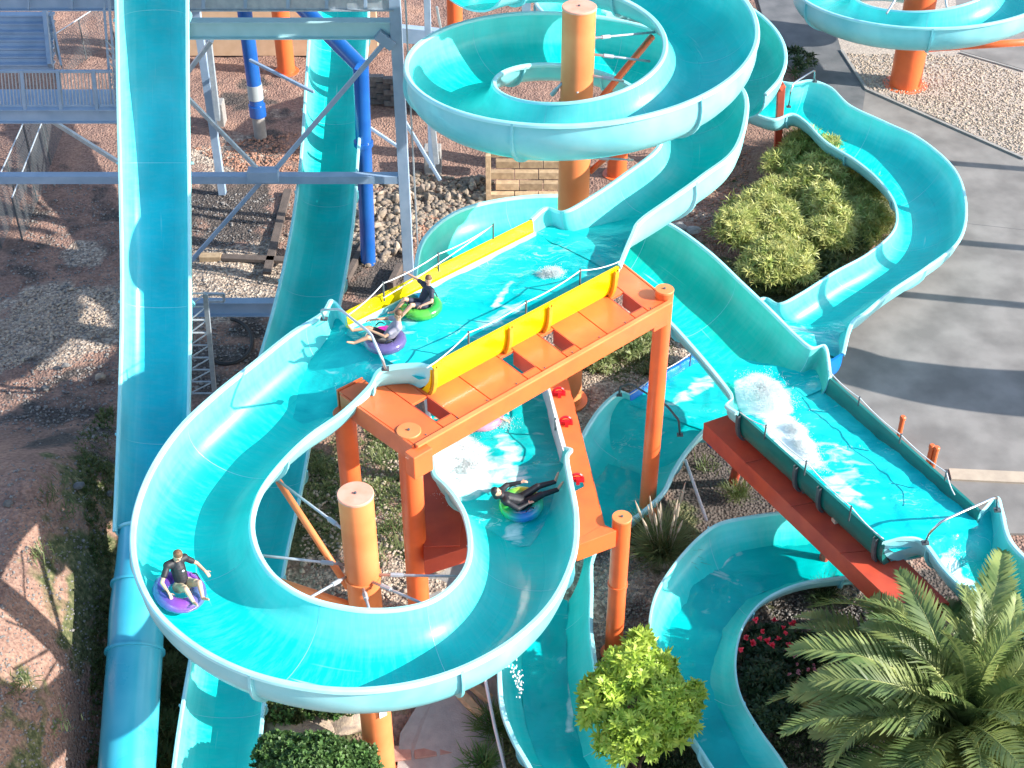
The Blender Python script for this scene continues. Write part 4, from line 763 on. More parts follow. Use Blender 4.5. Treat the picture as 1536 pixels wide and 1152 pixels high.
# struts between column and flume -------------------------------------------------
def struts(label, lst):
    t = thing('support_struts', label, 'strut', lst[0][0])
    for a, b, r, m_ in lst:
        part('strut', MB().tube([a, b], r, 12), m_, t, smooth=True)
        d = (b-a).normalized()
        if m_ == 'steel_l': part('turnbuckle', MB().tube([a+d*.25, a+d*.5], r*1.7, 8), 'steel_l', t)
    return t
s6 = lambda x, y, z: P(x, y, z)
c0 = lambda dz, ang: Vector((fc.x+.34*math.cos(R(ang)), fc.y+.34*math.sin(R(ang)), dz))
struts('steel rods and orange braces holding the big loop to its salmon capped column', [
    (c0(6.1, 160), P(413, 718, 5.9), .03, 'steel_l'), (c0(5.2, 175), P(390, 833, 5.6), .03, 'steel_l'), (c0(5.0, 200), P(455, 902, 5.5), .03, 'steel_l'), (c0(4.9, -85), P(556, 922, 5.3), .03, 'steel_l'),
    (c0(5.0, -50), P(640, 908, 5.2), .03, 'steel_l'), (c0(5.0, -10), P(700, 865, 5.0), .03, 'steel_l'), (c0(4.5, 170), P(418, 722, 5.5), .075, 'orange_l'), (c0(4.1, 190), P(405, 868, 4.6), .085, 'orange_l')])
hcx = lambda dz, ang: Vector((1.62+.4*math.cos(R(ang)), 32.5+.4*math.sin(R(ang)), dz))
struts('rods and orange braces holding the upper spiral to the tallest column', [
    (hcx(11.3, 10), P(985, 48, 10.9), .03, 'steel_l'), (hcx(10.9, 0), P(975, 92, 10.6), .03, 'steel_l'), (hcx(10.4, -20), P(936, 122, 10.2), .03, 'steel_l'), (hcx(10.1, -90), P(865, 150, 9.8), .03, 'steel_l'), (hcx(10.2, 200), P(828, 142, 9.8), .035, 'steel_l'),
    (hcx(9.4, 0), P(978, 55, 10.5), .09, 'orange'), (hcx(7.6, 0), P(935, 212, 8.2), .08, 'orange'), (hcx(8.0, 10), P(950, 240, 7.9), .03, 'steel_l')])
struts('orange pipe brace and rods by the column of the top right spiral', [(Vector((cRc.x+.5, cRc.y, 1.6)), P(1560, 62, 2.5), .14, 'orange'), (Vector((cRc.x+.3, cRc.y-.3, 5.6)), P(1420, 10, 5), .04, 'steel_l'), (Vector((cRc.x-.3, cRc.y-.3, 5.6)), P(1330, 20, 5), .04, 'steel_l')])
t = thing('strut_pole', 'pale sloping pole under the end of the right pool', 'pole', G(1390, 900)); part('pole', MB().tube([P(1358, 860, 2.6), G(1395, 935)], .07, 10), 'white', t)
tag(part('drain_pipe', MB().tube([P(1028, 690, .7), P(1060, 782, .15)], .045, 10), 'white'), 'thin pale drain pipe leaning below the low pool end, right of the pampas grass', 'pipe')
tag(part('drain_pipe', MB().tube([P(728, 1020, .3), P(742, 1090, -.4), P(760, 1165, -1.2)], .04, 10), 'white'), 'thin pale pipe running down beside the bottom footpath', 'pipe')
# ================================================================== STEEL TOWER, top left
YT = 38.0
tw = thing('slide_tower', 'grey blue steel tower with braces behind the tall straight slide', 'tower', (-4, YT, 0))
def tb(a, b, w_, h_, name='beam', mat='steel', Y=YT, Y2=None, kind='i'):
    m_ = MB(); p, q_ = V(*a, Y), V(*b, Y2 or Y)
    (m_.ibeam if kind == 'i' else m_.beam)(p, q_, w_, h_); return part(name, m_, mat, tw, bevel=0 if kind == 'i' else .008)
tb((-60, 267), (608, 267), .3, .26, 'tie_beam', kind='b'); tb((268, 43), (586, 43), .35, .52, 'deck_beam', 'steel_teal'); tb((268, 2), (590, 2), .25, .5, 'edge_girder', 'steel_l', YT-.1); tb((-60, 0), (182, 0), .25, .55, 'edge_girder', 'steel', YT-.1)
for x in (305, 368, 432, 490, 548, -10, 43, 107, 165): tb((x, -14), (x, 13), .10, .06, 'stiffener', 'steel', YT-.28, kind='b')
tb((590, -40), (614, 425), .32, .32, 'post', kind='b'); tb((277, -20), (277, 55), .3, .3, 'post', 'steel_teal', kind='b'); tb((606, -40), (629, 420), .05, .06, 'post', 'steel_l', YT-.4, kind='b')
tb((395, 262), (275, 140), .11, .11, 'brace', 'steel_l', kind='b'); tb((410, 258), (580, 60), .13, .13, 'brace', 'steel', kind='b'); tb((392, 272), (272, 408), .12, .12, 'brace', 'steel', kind='b'); tb((182, 246), (60, 170), .12, .12, 'brace', 'steel_l', kind='b')
tb((375, 90), (470, 138), .09, .09, 'brace', 'steel', YT+6, YT+3, kind='b'); tb((545, 185), (600, 222), .09, .09, 'brace', 'steel', YT+2, kind='b')
tb((372, 262), (418, 262), .4, .36, 'gusset', 'steel', YT-.16, kind='b'); tb((566, 50), (590, 68), .3, .3, 'gusset', 'steel', YT-.1, kind='b')
for xa, xb in (((313, 60), (327, 180)), ((645, 150), (655, 245))): tb(xa, xb, .17, .17, 'post', 'steel_l', YT+3, kind='b')
tb((318, 60), (284, 105), .3, .12, 'brace', 'steel_l', YT+1, kind='b'); tb((600, 50), (660, 56), .3, .5, 'beam', 'steel', YT+4, kind='b'); tb((640, -20), (648, 250), .2, .2, 'post', 'steel', YT+3.5, kind='b'); tb((655, 10), (690, 200), .07, .07, 'brace', 'steel_l', YT+2, kind='b'); tb((600, 170), (660, 270), .1, .1, 'brace', 'steel', YT+1, kind='b')
for px_, py, lb in ((327, 185, 'pale concrete footing under a grey post between the two long slides'), (650, 255, 'concrete footing under grey posts beside the river rocks')):
    p = G(px_, py); tag(part('footing', MB().box(p+Vector((0, 0, .45)), (.62, .6, 1.0)), 'concrete', bevel=.03), lb, 'footing')
tb((262, 461), (412, 461), .3, .5, 'ground_beam', Y=35.2); 
bx = thing('cable_tray', 'small open galvanised frame on the beam beside the lattice ladder', 'frame', V(322, 445, 34.8)); m_ = MB()
for a, b in [((310, 441), (336, 441)), ((336, 441), (336, 452)), ((336, 452), (310, 452)), ((310, 452), (310, 441))]: m_.beam(V(*a, 34.8), V(*b, 34.8), .07, .07)
part('frame', m_, 'steel_l', bx)
# lattice ladder
ld = thing('lattice_ladder', 'galvanised lattice ladder standing beside the tall straight slide', 'ladder', G(300, 600))
ld0, ld1 = (P(285, 590, .5), P(285, 440, 4.6)); e0, e1 = P(322, 590, .5), P(308, 440, 4.4); part('rail', MB().beam(ld0, ld1, .07, .07), 'steel_l', ld); part('rail', MB().beam(e0, e1, .12, .12), 'steel_l', ld)
for i in range(9): part('rung', MB().beam(ld0.lerp(ld1, i/8), e0.lerp(e1, i/8), .035, .035), 'steel_l', ld); part('lacing', MB().beam(ld0.lerp(ld1, i/8), e0.lerp(e1, (i+1)/8 if i < 8 else 1), .03, .03), 'steel_l', ld) if i < 8 else None
# walkway with balustrade
YW = 36.5; wk = thing('tower_walkway', 'grey blue steel walkway with vertical bar railing left of the tall slide', 'walkway', V(80, 178, YW)-Vector((0, 0, 0)))
part('toe_beam', MB().ibeam(V(-60, 173, YW), V(181, 173, YW), .2, .42), 'steel', wk); d0, d1 = V(-60, 165, YW), V(181, 165, YW)
part('deck', MB().prism([d0, d1, d1+Vector((0, 1.3, 0)), d0+Vector((0, 1.3, 0))], .06), 'steel', wk)
part('top_rail', MB().beam(V(-60, 107, YW), V(168, 107, YW), .07, .07), 'steel', wk); part('bottom_rail', MB().beam(V(-60, 158, YW), V(175, 158, YW), .05, .05), 'steel', wk)
for x in (-20, 32, 86, 140, 176): part('post', MB().beam(V(x, 105, YW-.02), V(x+6, 168, YW-.02), .09, .09), 'steel', wk)
for i in range(38):
    x = -14 + i*5.2; part('baluster', MB().beam(V(x, 108, YW), V(x+4.5, 158, YW), .025, .025), 'steel_l', wk)
for sx_ in (165, 173): part('upright_rail', MB().beam(V(sx_-12, -30, YW+.3), V(sx_+3, 165, YW+.3), .06, .06), 'steel', wk)
for i in range(10): part('baluster', MB().beam(V(158+i*1.6, 60+i*11, YW+.25), V(170+i*.6, 72+i*10, YW+.25), .03, .03), 'steel_l', wk)
# stairs
YS = 40; stt = thing('tower_stair', 'grey blue steel stair flight at the top left corner', 'stairs', V(20, 100, YS))
for i in range(7):
    c = V(-20, 22+i*12.2, YS + 1.0 - i*.18); part('tread', MB().box(c, (4.1, .30, .06)), 'steel', stt); part('riser', MB().box(c-Vector((0, .14, .11)), (4.1, .03, .14)), 'steel', stt)
part('stringer', MB().beam(V(68, 15, YS+.9), V(76, 100, YS-.3), .12, .5), 'steel', stt); part('handrail', MB().beam(V(74, 5, YS), V(92, 98, YS-.8), .06, .06), 'steel', stt)
for i in range(12): part('baluster', MB().beam(V(80+i*1.0, 42+i*4.6, YS-.4), V(83+i*1.0, 78+i*2.4, YS-.4), .025, .025), 'steel_l', stt)
# chain link fences
def fence(label, a, b, h, cell=.16):
    t = thing('wire_fence', label, 'fence', a); n = max(2, int((b-a).length/2.2)); U = Vector((0, 0, h))
    for i in range(n+1): part('post', MB().tube([a.lerp(b, i/n), a.lerp(b, i/n)+U], .03, 8), 'darksteel', t)
    part('top_rail', MB().tube([a+U, b+U], .025, 8), 'steel_l', t); m_ = MB(); L = (b-a).length; d = (b-a)/L; k = int(L/cell); hh = int(h/cell)
    for i in range(-hh, k):
        for s in (1, -1):
            x0, x1 = i*cell, i*cell+h; z0, z1 = (0, h) if s == 1 else (h, 0)
            if x0 < 0: z0 = z0+s*(-x0); x0 = 0
            if x1 > L: z1 = z1-s*(x1-L); x1 = L
            if x1 > x0: m_.beam(a+d*x0+Vector((0, 0, z0)), a+d*x1+Vector((0, 0, z1)), .009, .009)
    part('wire_mesh', m_, 'wire', t, kind='stuff'); return t
fence('chain link fence running down the left edge below the walkway', G(2, 372), G(72, 205), 1.9)
fence('second chain link fence panel behind the first, nearer the straight slide', G(34, 362), G(95, 196), 1.7)
fence('chain link fence beyond the tower at top left', G(85, 120), G(172, 60), 1.8)
# blue pipes and planter ------------------------------------------------------------
bp_ = thing('blue_pipe', 'upright blue water pipe with grey band rising from the soil between the slides', 'pipe', G(391, 205)); p0 = G(391, 205)
part('pipe', MB().tube([p0+Vector((0, 0, .9)), p0+Vector((-.05, 0, 8))], .27, 24), 'pipe', bp_, smooth='auto'); part('coupling', MB().tube([p0+Vector((0, 0, .9)), p0+Vector((0, 0, 1.35))], .32, 24), 'pipe', bp_, smooth='auto')
part('band', MB().tube([p0+Vector((0, 0, 1.6)), p0+Vector((0, 0, 2.2))], .285, 24), 'pipeband', bp_, smooth='auto'); part('foot', MB().tube([p0-Vector((0, 0, .2)), p0+Vector((0, 0, .95))], .24, 24), 'concrete', bp_, smooth='auto')
p0 = G(552, 392); p1 = Vector((p0.x-.05, p0.y, 0)); zt = 6.3
bp2 = thing('blue_pipe', 'tall blue water pipe with a sloping upper arm right of the rear slide', 'pipe', p0); top = V(541, 100, p0.y); up2 = V(490, 48, p0.y+1.2)
part('pipe', MB().tube([p0-Vector((0, 0, .3)), top], .25, 24), 'pipe', bp2, smooth='auto'); part('arm', MB().tube([top, up2, up2+(up2-top)], .25, 24), 'pipe', bp2, smooth='auto'); part('flange', MB().tube([p0.lerp(top, .62), p0.lerp(top, .64)], .31, 24), 'pipe', bp2, smooth='auto')
# block retaining wall far behind
rw = thing('block_wall', 'low grey block retaining wall behind the tower, right of the blue pipe', 'wall', G(600, 165)); a0, a1 = G(535, 150), G(665, 168); bd = (a1-a0).normalized(); ang = math.atan2(bd.y, bd.x); blk = None
for r_ in range(5):
    k = 0; x = (.0 if r_ % 2 else .3)
    while x < (a1-a0).length:
        p = a0 + bd*x + Vector((0, 0, .12+r_*.24))
        if blk is None: blk = part('block', MB().box(p, (.58, .3, .22)), 'block', rw, bevel=.012); o0 = p
        else: q = blk.copy(); COL.objects.link(q); q.parent = rw; q.location = p-o0 + blk.location
        x += .60
blk.location += Vector((0, 0, 0))
# timber retaining bench
tbw = thing('timber_wall', 'stepped wall of pale timber sleepers behind the upper pool, left of the tallest column', 'wall', G(790, 300))
c = G(790, 300); X0 = G(738, 296).x; X1 = G(845, 296).x; W_ = X1-X0
for r_ in range(5):
    for k in range(3):
        part('plank', MB().box((X0+W_*(k+.5)/3+(.12 if r_ % 2 else -.05), c.y+.25*r_, .16+.30*r_), (W_/3-.03, .26, .27)), 'timber', tbw, bevel=.012)
for k in range(4): part('plank', MB().box((X0+W_*(k+.6)/4.4, c.y+1.5, 1.62+.05*k), (W_/5.5, .5, .28), Matrix.Rotation(.15*(k % 2)-.05, 3, 'Z')), 'timber', tbw, bevel=.012)
part('post', MB().box((X0-.12, c.y-.05, .9), (.18, .2, 1.9)), 'timber', tbw, bevel=.01); part('post', MB().box((X0-.12, c.y+1.2, 1.2), (.18, .2, 2.0)), 'timber', tbw, bevel=.01)
def plank(label, a, b, w_=.28, h_=.12, mat='oldtimber', dz=.08): tag(part('timber_beam', MB().beam(G(*a, dz), G(*b, dz), w_, h_), mat, bevel=.01), label, 'timber')
plank('dark timber lying up the slope left of the rear slide', (400, 410), (432, 285)); plank('dark timber lying across the gravel beside the straight slide', (330, 386), (428, 390)); plank('small orange brown timber offcut by the straight slide', (300, 386), (332, 386), .3, .2, 'timber')
plank('pale timber step edge beside the bottom footpath', (690, 1040), (722, 1075), .2, .2, 'timber', .2); plank('upper pale timber step edge near the loop bottom', (700, 1020), (735, 1050), .2, .2, 'timber', .25); plank('dark timber edge beside the dark rock bed behind the pool', (600, 400), (585, 430), .2, .3)
plank('long dark timber edging between rear slide and rock bed', (548, 365), (508, 440), .2, .25)
pts = [G(340+38*math.cos(t_), 512+34*math.sin(t_), .08) for t_ in np.linspace(-1.4, 2.4, 22)]; tag(part('hose', MB().tube(pts, .06, 8), 'rubber', smooth=True), 'curved black rubber hose on the gravel beside the lattice ladder', 'hose')
# tan building edge & concrete pad at the top
tag(part('building_wall', MB().box(V(420, 20, 56)-Vector((0, 0, .2)), (8, .4, 3.2)), 'roof'), 'tan wall of a low building at the top between the slides', 'building')
# bed edging stones and tarp
# ================================================================== PEOPLE ON RINGS
def capsules(name, segs, balls, mat, parent, vox=.012, mtx=None, smooth=2):
    """tapered limbs fused into one continuous skin by voxel remeshing"""
    vs, fs = [], []
    def ball(c, r, sc=(1, 1, 1)):
        fs.append(IF2+len(IV2)*len(vs)); vs.append(IV2*np.array([r*sc[0], r*sc[1], r*sc[2]]) + np.array(c))
    for a, b, ra, rb in segs:
        a, b = Vector(a), Vector(b); L = (b-a).length; n = max(2, int(L/(min(ra, rb)*.45))+1)
        for i in range(n+1): ball(a.lerp(b, i/n), ra+(rb-ra)*i/n)
    for c, r, sc in balls: ball(Vector(c), r, sc)
    o = raw(name, np.concatenate(vs), np.concatenate(fs), mat, parent, smooth=True)
    rm = o.modifiers.new('remesh', 'REMESH'); rm.mode = 'VOXEL'; rm.voxel_size = vox; rm.use_smooth_shade = True
    s_ = o.modifiers.new('smooth', 'SMOOTH'); s_.iterations = smooth; s_.factor = .5
    return o
def hand(wr, dirv, up, s=1):
    """palm, four unequal curled fingers and a thumb; returns capsule segments"""
    d = Vector(dirv).normalized(); u = Vector(up); sd = d.cross(u).normalized(); u = sd.cross(d); wr = Vector(wr); segs = []
    for k, (off, ln) in enumerate([(-.03, .062), (-.01, .075), (.011, .07), (.03, .055)]):
        kn = wr + d*.085*s + sd*off*s; segs.append((wr+sd*off*.6*s, kn, .015*s, .012*s)); m1 = kn + d*ln*.55*s - u*.012*s; tp = m1 + d*ln*.3*s - u*.03*s
        segs += [(kn, m1, .010*s, .009*s), (m1, tp, .009*s, .008*s)]
    t0 = wr + d*.025*s - sd*.025*s; segs += [(t0, t0+(d*.6-sd).normalized()*.045*s, .013*s, .011*s), (t0+(d*.6-sd).normalized()*.045*s, t0+(d*.9-sd).normalized()*.085*s-u*.01, .011*s, .009*s)]
    return segs
def person(label, loc, heading, pose, skin='skin', top='navy', bottom='black', hair='hair', s=1.0, longsleeve=False, longleg=False, tilt=(0, 0), extra=None, hood=False, print_=False):
    root = thing('person', label, 'person', loc); root.rotation_euler = (tilt[0], tilt[1], heading)
    J = dict(pel=(-.05, 0, .14), chest=(-.26, 0, .46), neck=(-.33, 0, .64), head=(-.33, 0, .80), sl=(-.30, .19, .57), sr=(-.30, -.19, .57), el=(-.20, .42, .36), er=(-.20, -.42, .36), hl=(.02, .47, .30), hr=(.02, -.47, .30),
             tl=(-.02, .10, .14), tr=(-.02, -.10, .14), kl=(.38, .16, .36), kr=(.38, -.16, .36), al=(.76, .14, .22), ar=(.76, -.14, .22), fl=(.84, .15, .36), fr=(.84, -.15, .36), look=(1, 0, -.1))
    J.update(pose); J = {k: Vector(v)*(s if k != 'look' else 1) for k, v in J.items()}; r = lambda x: x*s
    look = J['look'].normalized(); hd = J['head']; side = look.cross(Vector((0, 0, 1))).normalized(); upv = side.cross(look)
    segs = [(J['pel'], J['chest'], r(.125), r(.14)), (J['sl'], J['sr'], r(.075), r(.075)), (J['chest'], J['neck'], r(.12), r(.06)), (J['neck'], hd, r(.055), r(.055)), (J['tl'], J['tr'], r(.11), r(.11))]
    for a in 'lr':
        segs += [(J['s'+a], J['e'+a], r(.052), r(.04)), (J['e'+a], J['h'+a], r(.041), r(.028)), (J['t'+a], J['k'+a], r(.085), r(.058)), (J['k'+a], J['a'+a], r(.058), r(.036)), (J['a'+a], J['f'+a], r(.038), r(.03))]
        f = J['f'+a]; d = (f-J['a'+a]).normalized(); segs.append((f, f+d*r(.06), r(.032), r(.022)))
        dv = (J['h'+a]-J['e'+a]).normalized(); segs += hand(J['h'+a], dv, (0, 0, 1), s)
    balls = [(hd, r(.092), (1, 1, 1.18)), (hd+look*r(.03)-upv*r(.055), r(.062), (1, 1, 1)), (hd+look*r(.098)-upv*r(.012), r(.018), (1, 1, 1.3)), (hd+side*r(.09), r(.025), (.8, .6, 1.3)), (hd-side*r(.09), r(.025), (.8, .6, 1.3))]
    capsules('body', segs, balls, skin, root, vox=.011*s)
    # clothes, a few mm proud of the skin
    c = r(.016); sg = [(J['pel']+Vector((0, 0, r(.03))), J['chest'], r(.125)+c, r(.14)+c), (J['sl'], J['sr'], r(.075)+c, r(.075)+c), (J['chest'], J['chest'].lerp(J['neck'], .55), r(.12)+c, r(.085)+c)]
    for a in 'lr':
        k = 1 if longsleeve else .6; sg.append((J['s'+a], J['s'+a].lerp(J['e'+a], k), r(.055)+c, r(.052)+c*.9))
        if longsleeve: sg.append((J['e'+a], J['e'+a].lerp(J['h'+a], .93), r(.045)+c*.7, r(.032)+c*.7))
    capsules('shirt', sg, [], top, root, vox=.014*s)
    sg = [(J['tl'], J['tr'], r(.112)+c, r(.112)+c), (J['pel'], J['pel'].lerp(J['chest'], .2), r(.13)+c*.6, r(.13)+c*.6)]
    for a in 'lr':
        k = 1 if longleg else .7; sg.append((J['t'+a], J['t'+a].lerp(J['k'+a], k), r(.088)+c, r(.068)+c))
        if longleg: sg.append((J['k'+a], J['k'+a].lerp(J['a'+a], .95), r(.06)+c*.8, r(.042)+c*.8))
    capsules('shorts' if not longleg else 'leggings', sg, [], bottom, root, vox=.014*s)
    hb = [(hd+upv*r(.035)-look*r(.018), r(.098), (1, 1, 1.05)), (hd-look*r(.045)-upv*r(.01), r(.082), (1, 1, 1.1))]
    if hood: hb += [(hd-look*r(.05)-upv*r(.09), r(.085), (1, 1, 1.2)), (J['neck'], r(.09), (1, 1.2, 1))]
    capsules('hair' if not hood else 'hood', [], hb, hair, root, vox=.012*s)
    for k in (1, -1):
        m = MB(); cc = hd+look*r(.086)+side*r(.034)*k+upv*r(.012); ev = [(cc+Vector(v)*r(.011)) for v in IV]; m.add(ev, [tuple(f) for f in IF]); e = part('eye', m, 'eye', None, smooth=True, origin=(0, 0, 0)); e.parent = root
    m = MB(); cc = hd+look*r(.092)-upv*r(.052); m.add([cc+side*v[0]*r(.024)+upv*v[1]*r(.007)+look*v[2]*r(.006) for v in IV], [tuple(f) for f in IF]); e = part('mouth', m, 'lip', None, smooth=True, origin=(0, 0, 0)); e.parent = root
    if print_:
        m = MB(); cc = J['chest']+Vector((r(.15), r(.02), r(.03))); m.add([cc+Vector((v[0]*.012, v[1]*.035, v[2]*.035)) for v in IV], [tuple(f) for f in IF]); e = part('shirt_print', m, 'paper', None, smooth=True, origin=(0, 0, 0)); e.parent = root
    return root
def ring(label, loc, mat, R1=.40, r1=.17, tilt=(0, 0), rz=0, handles=True):
    nn, k = 48, 18; v = []; 
    for i in range(nn):
        a = 2*PI*i/nn; pin = 1-.04*abs(math.sin(a*8))
        for j in range(k):
            b = 2*PI*j/k; v.append(((R1+r1*pin*math.cos(b))*math.cos(a), (R1+r1*pin*math.cos(b))*math.sin(a), r1*.9*pin*math.sin(b)+.12))
    f = [(i*k+j, ((i+1) % nn)*k+j, ((i+1) % nn)*k+(j+1) % k, i*k+(j+1) % k) for i in range(nn) for j in range(k)]
    root = thing('swim_ring', label, 'swim ring', loc); root.rotation_euler = (tilt[0], tilt[1], rz)
    raw('ring', v, f, mat, root, smooth=True)
    if handles:
        for sg in (1, -1): m = MB(); m.tube([Vector((.1*t-.0, sg*(R1+.02), .30+.07*math.sin((t+1)*PI/2))) for t in np.linspace(-1, 1, 7)], .014, 8); e = part('handle', m, 'navy', None, smooth=True, origin=(0, 0, 0)); e.parent = root
    return root
wl = P(270, 884, 6.05)
# man on the purple ring high on the loop's outer wall
mt = (R(8), R(-24)); L3 = P(268, 893, 5.92)
ring('translucent purple swim ring under the man in a dark shirt on the loop bend', L3, 'ring_purple', .36, .16, (R(-10), R(14)), R(-40))
person('man in a dark t-shirt and sand shorts riding the purple ring round the big loop', L3+Vector((.08, .1, .03)), R(-48), dict(kl=(.30, .15, .42), kr=(.30, -.15, .42), al=(.52, .10, .20), ar=(.52, -.10, .20), fl=(.62, .12, .26), fr=(.62, -.12, .26), hr=(.12, -.42, .30), er=(-.12, -.42, .38), look=(1, -.1, -.45), head=(-.24, 0, .80), neck=(-.28, 0, .65), chest=(-.22, 0, .46)), top='black', bottom='tancloth', s=.98, tilt=(R(-6), R(8)), print_=True)
# boy on the green ring in the upper pool
L1_ = P(632, 466, 7.44)
ring('green swim ring with a blue patch under the boy in navy, in the upper pool', L1_, 'ring_green', .35, .14, (0, 0), R(120))
person('boy in a navy rash vest on the green ring, reaching for the yellow wall', L1_+Vector((0, 0, .05)), R(215), dict(hr=(-.10, -.80, .62), er=(-.20, -.50, .58), hl=(.15, .30, .34), el=(-.1, .38, .40), fl=(.90, .10, -.02), fr=(.78, -.25, .05), al=(.80, .10, .0), ar=(.68, -.22, .05), look=(1, .4, -.2), head=(-.25, 0, .82), neck=(-.26, 0, .66), chest=(-.2, 0, .46), sl=(-.22, .19, .58), sr=(-.22, -.19, .58)), top='navy', bottom='navy', s=.88)
# second rider entering the loop
L2_ = P(578, 517, 7.4)
ring('violet and pink swim ring under the rider in grey entering the loop', L2_, 'ring_pink', .34, .14, (0, 0), R(200))
person('rider in a grey shirt on the violet ring, leaning back with bare legs forward', L2_+Vector((.02, 0, .05)), R(186), dict(look=(1, .5, -.1), hl=(.38, .12, .50), el=(.02, .32, .42), hr=(.30, -.25, .52), er=(-.05, -.36, .46), fl=(.86, .30, .30), al=(.76, .28, .26), kl=(.42, .24, .36), fr=(.84, -.12, .45), ar=(.78, -.12, .34)), skin='skin2', top='greycloth', bottom='black', s=.92)
# rider in black in the lower pool
L4_ = P(782, 762, 4.55)
ring('rainbow coloured swim ring under the rider in black in the lower pool', L4_, 'ring_rain', .36, .14, (R(4), R(-4)), R(30))
person('rider all in black with a dark hood lying back on the rainbow ring', L4_+Vector((0, 0, .06)), R(20), dict(chest=(-.34, 0, .34), neck=(-.48, 0, .48), head=(-.58, 0, .60), sl=(-.42, .19, .42), sr=(-.42, -.19, .42), el=(-.2, .38, .36), er=(-.22, -.36, .30), hl=(.10, .30, .42), hr=(.05, -.30, .32), kl=(.42, .12, .34), kr=(.42, -.12, .30), al=(.84, .12, .36), ar=(.82, -.10, .32), fl=(.90, .14, .52), fr=(.90, -.12, .48), look=(.8, -.35, .5)), top='black', bottom='black', hair='black', longsleeve=True, longleg=True, s=1.0, hood=True)
# pink rider below the platform edge
L5_ = P(722, 630, 4.6)
ring('pink swim ring half hidden by the orange platform edge in the lower pool', L5_, 'ring_rose', .38, .15, (0, 0), R(10))
person('swimmer in pink lying over the pink ring with both arms stretched forward', L5_+Vector((.1, 0, .2)), R(0), dict(pel=(-.5, 0, .06), tl=(-.5, .1, .05), tr=(-.5, -.1, .05), chest=(-.1, 0, .16), neck=(.1, 0, .22), head=(.26, 0, .30), sl=(.02, .18, .18), sr=(.02, -.18, .18), el=(.3, .22, .02), er=(.32, -.2, .04), hl=(.52, .16, -.05), hr=(.55, -.24, -.04), kl=(-.9, .14, -.02), kr=(-.9, -.14, -.02), al=(-1.25, .14, -.08), ar=(-1.25, -.14, -.06), fl=(-1.36, .14, -.06), fr=(-1.36, -.14, -.05), look=(1, 0, .2)), top='pinkcloth', bottom='pinkcloth', s=.85)
# ================================================================== WHITE WATER
def splash(label, c, ax, length, width, h, n=5000, seed=1, name='white_water'):
    """heaped foam: a lumpy sheet plus thousands of drops"""
    rn = np.random.default_rng(seed); sd = Vector((-ax.y, ax.x, 0)); N1, N2 = 90, 50; v = []; keep = np.zeros((N1, N2), bool)
    def den(u, w_): 
        e = max(0, 1-(abs(u)**2.4)-(abs(w_)**2.4)); return e
    for i in range(N1):
        for j in range(N2):
            u = 2*i/(N1-1)-1; w_ = 2*j/(N2-1)-1; p = c + ax*u*length/2 + sd*w_*width/2
            q = Vector((p.x*2.2, p.y*2.2, seed)); nz = noise.fractal(q, 1, 2, 5)*.55; e = den(u, w_)*(.75+nz*1.3); hh = h*.7*max(0, den(u, w_)*(1+.5*noise.noise(q*.8)))**1.2*(.55+.45*(1-u)/2*1.2) + noise.noise(q*2.5)*.018 - .01
            keep[i, j] = e > .42+.35*noise.noise(q*3)+.2*noise.noise(q*9); v.append((p.x, p.y, c.z+hh-.02))
    idx = np.arange(N1*N2).reshape(N1, N2); m = keep[:-1, :-1] & keep[1:, 1:]
    f = np.stack([idx[:-1, :-1], idx[1:, :-1], idx[1:, 1:], idx[:-1, 1:]], -1)[m]
    root = thing(name, label, 'splash', c); root['kind'] = 'stuff'; pass
    vs, fs = [], []; k = 0; tv = np.array([(1, 1, 1), (-1, -1, 1), (-1, 1, -1), (1, -1, -1)], float)*.6; tf = np.array([(0, 1, 2), (0, 2, 3), (0, 3, 1), (1, 3, 2)])
    while k < n:
        u, w_ = rn.normal(0, .42), rn.normal(0, .42)
        if abs(u) > 1.25 or abs(w_) > 1.25: continue
        p = c + ax*u*length/2 + sd*w_*width/2; nz = noise.fractal(Vector((p.x*2.2, p.y*2.2, seed)), 1, 2, 5)
        if rn.random() > .5+nz*1.1: continue
        r = rn.uniform(.004, .012); z = .6*h*rn.random()*den(min(1, abs(u)), min(1, abs(w_)))*(.9+nz) + abs(rn.normal(0, .06)); vs.append(tv*r*np.array([1, 1, 1.4]) + np.array([p.x-c.x, p.y-c.y, z])); fs.append(tf+4*k); k += 1
    raw('spray', np.concatenate(vs), np.concatenate(fs), 'foam', root)['kind'] = 'stuff'
    return root
a = (P(700, 640, 4.6)-P(690, 745, 4.4)).normalized(); a.z = 0; a.normalize()
splash('white splash boiling up along the left side of the lower pool', P(700, 700, 4.5), a, 2.3, 1.2, .26, 9000, 2)
a2 = (P(1235, 730, 3.1)-P(1140, 590, 3.1)); a2.z = 0; a2.normalize()
splash('white splash where the connecting slide drops into the right hand pool', P(1152, 594, 3.2), a2, 1.9, 1.2, .36, 10000, 5)
splash('trail of foam along the near wall of the right hand pool', P(1203, 664, 3.12), (P(1235, 712, 3.1)-P(1170, 615, 3.1)).normalized(), 2.3, .6, .14, 5000, 8)
splash('small curl of foam in the middle of the upper pool', P(827, 412, 7.44), Vector((1, 0, 0)), .6, .4, .09, 2500, 9)
splash('thin foam round the rider in black in the lower pool', P(775, 722, 4.42), Vector((1, 0, 0)), 1.5, .5, .12, 1200, 12)
splash('small white splash at the mouth of the exit slide', P(1425, 835, 3.0), Vector((1, .3, 0)).normalized(), .55, .4, .15, 500, 15)
splash('wash of foam beside the pink swimmer in the lower pool', P(748, 640, 4.62), Vector((1, .2, 0)).normalized(), 1.0, .5, .08, 900, 17)
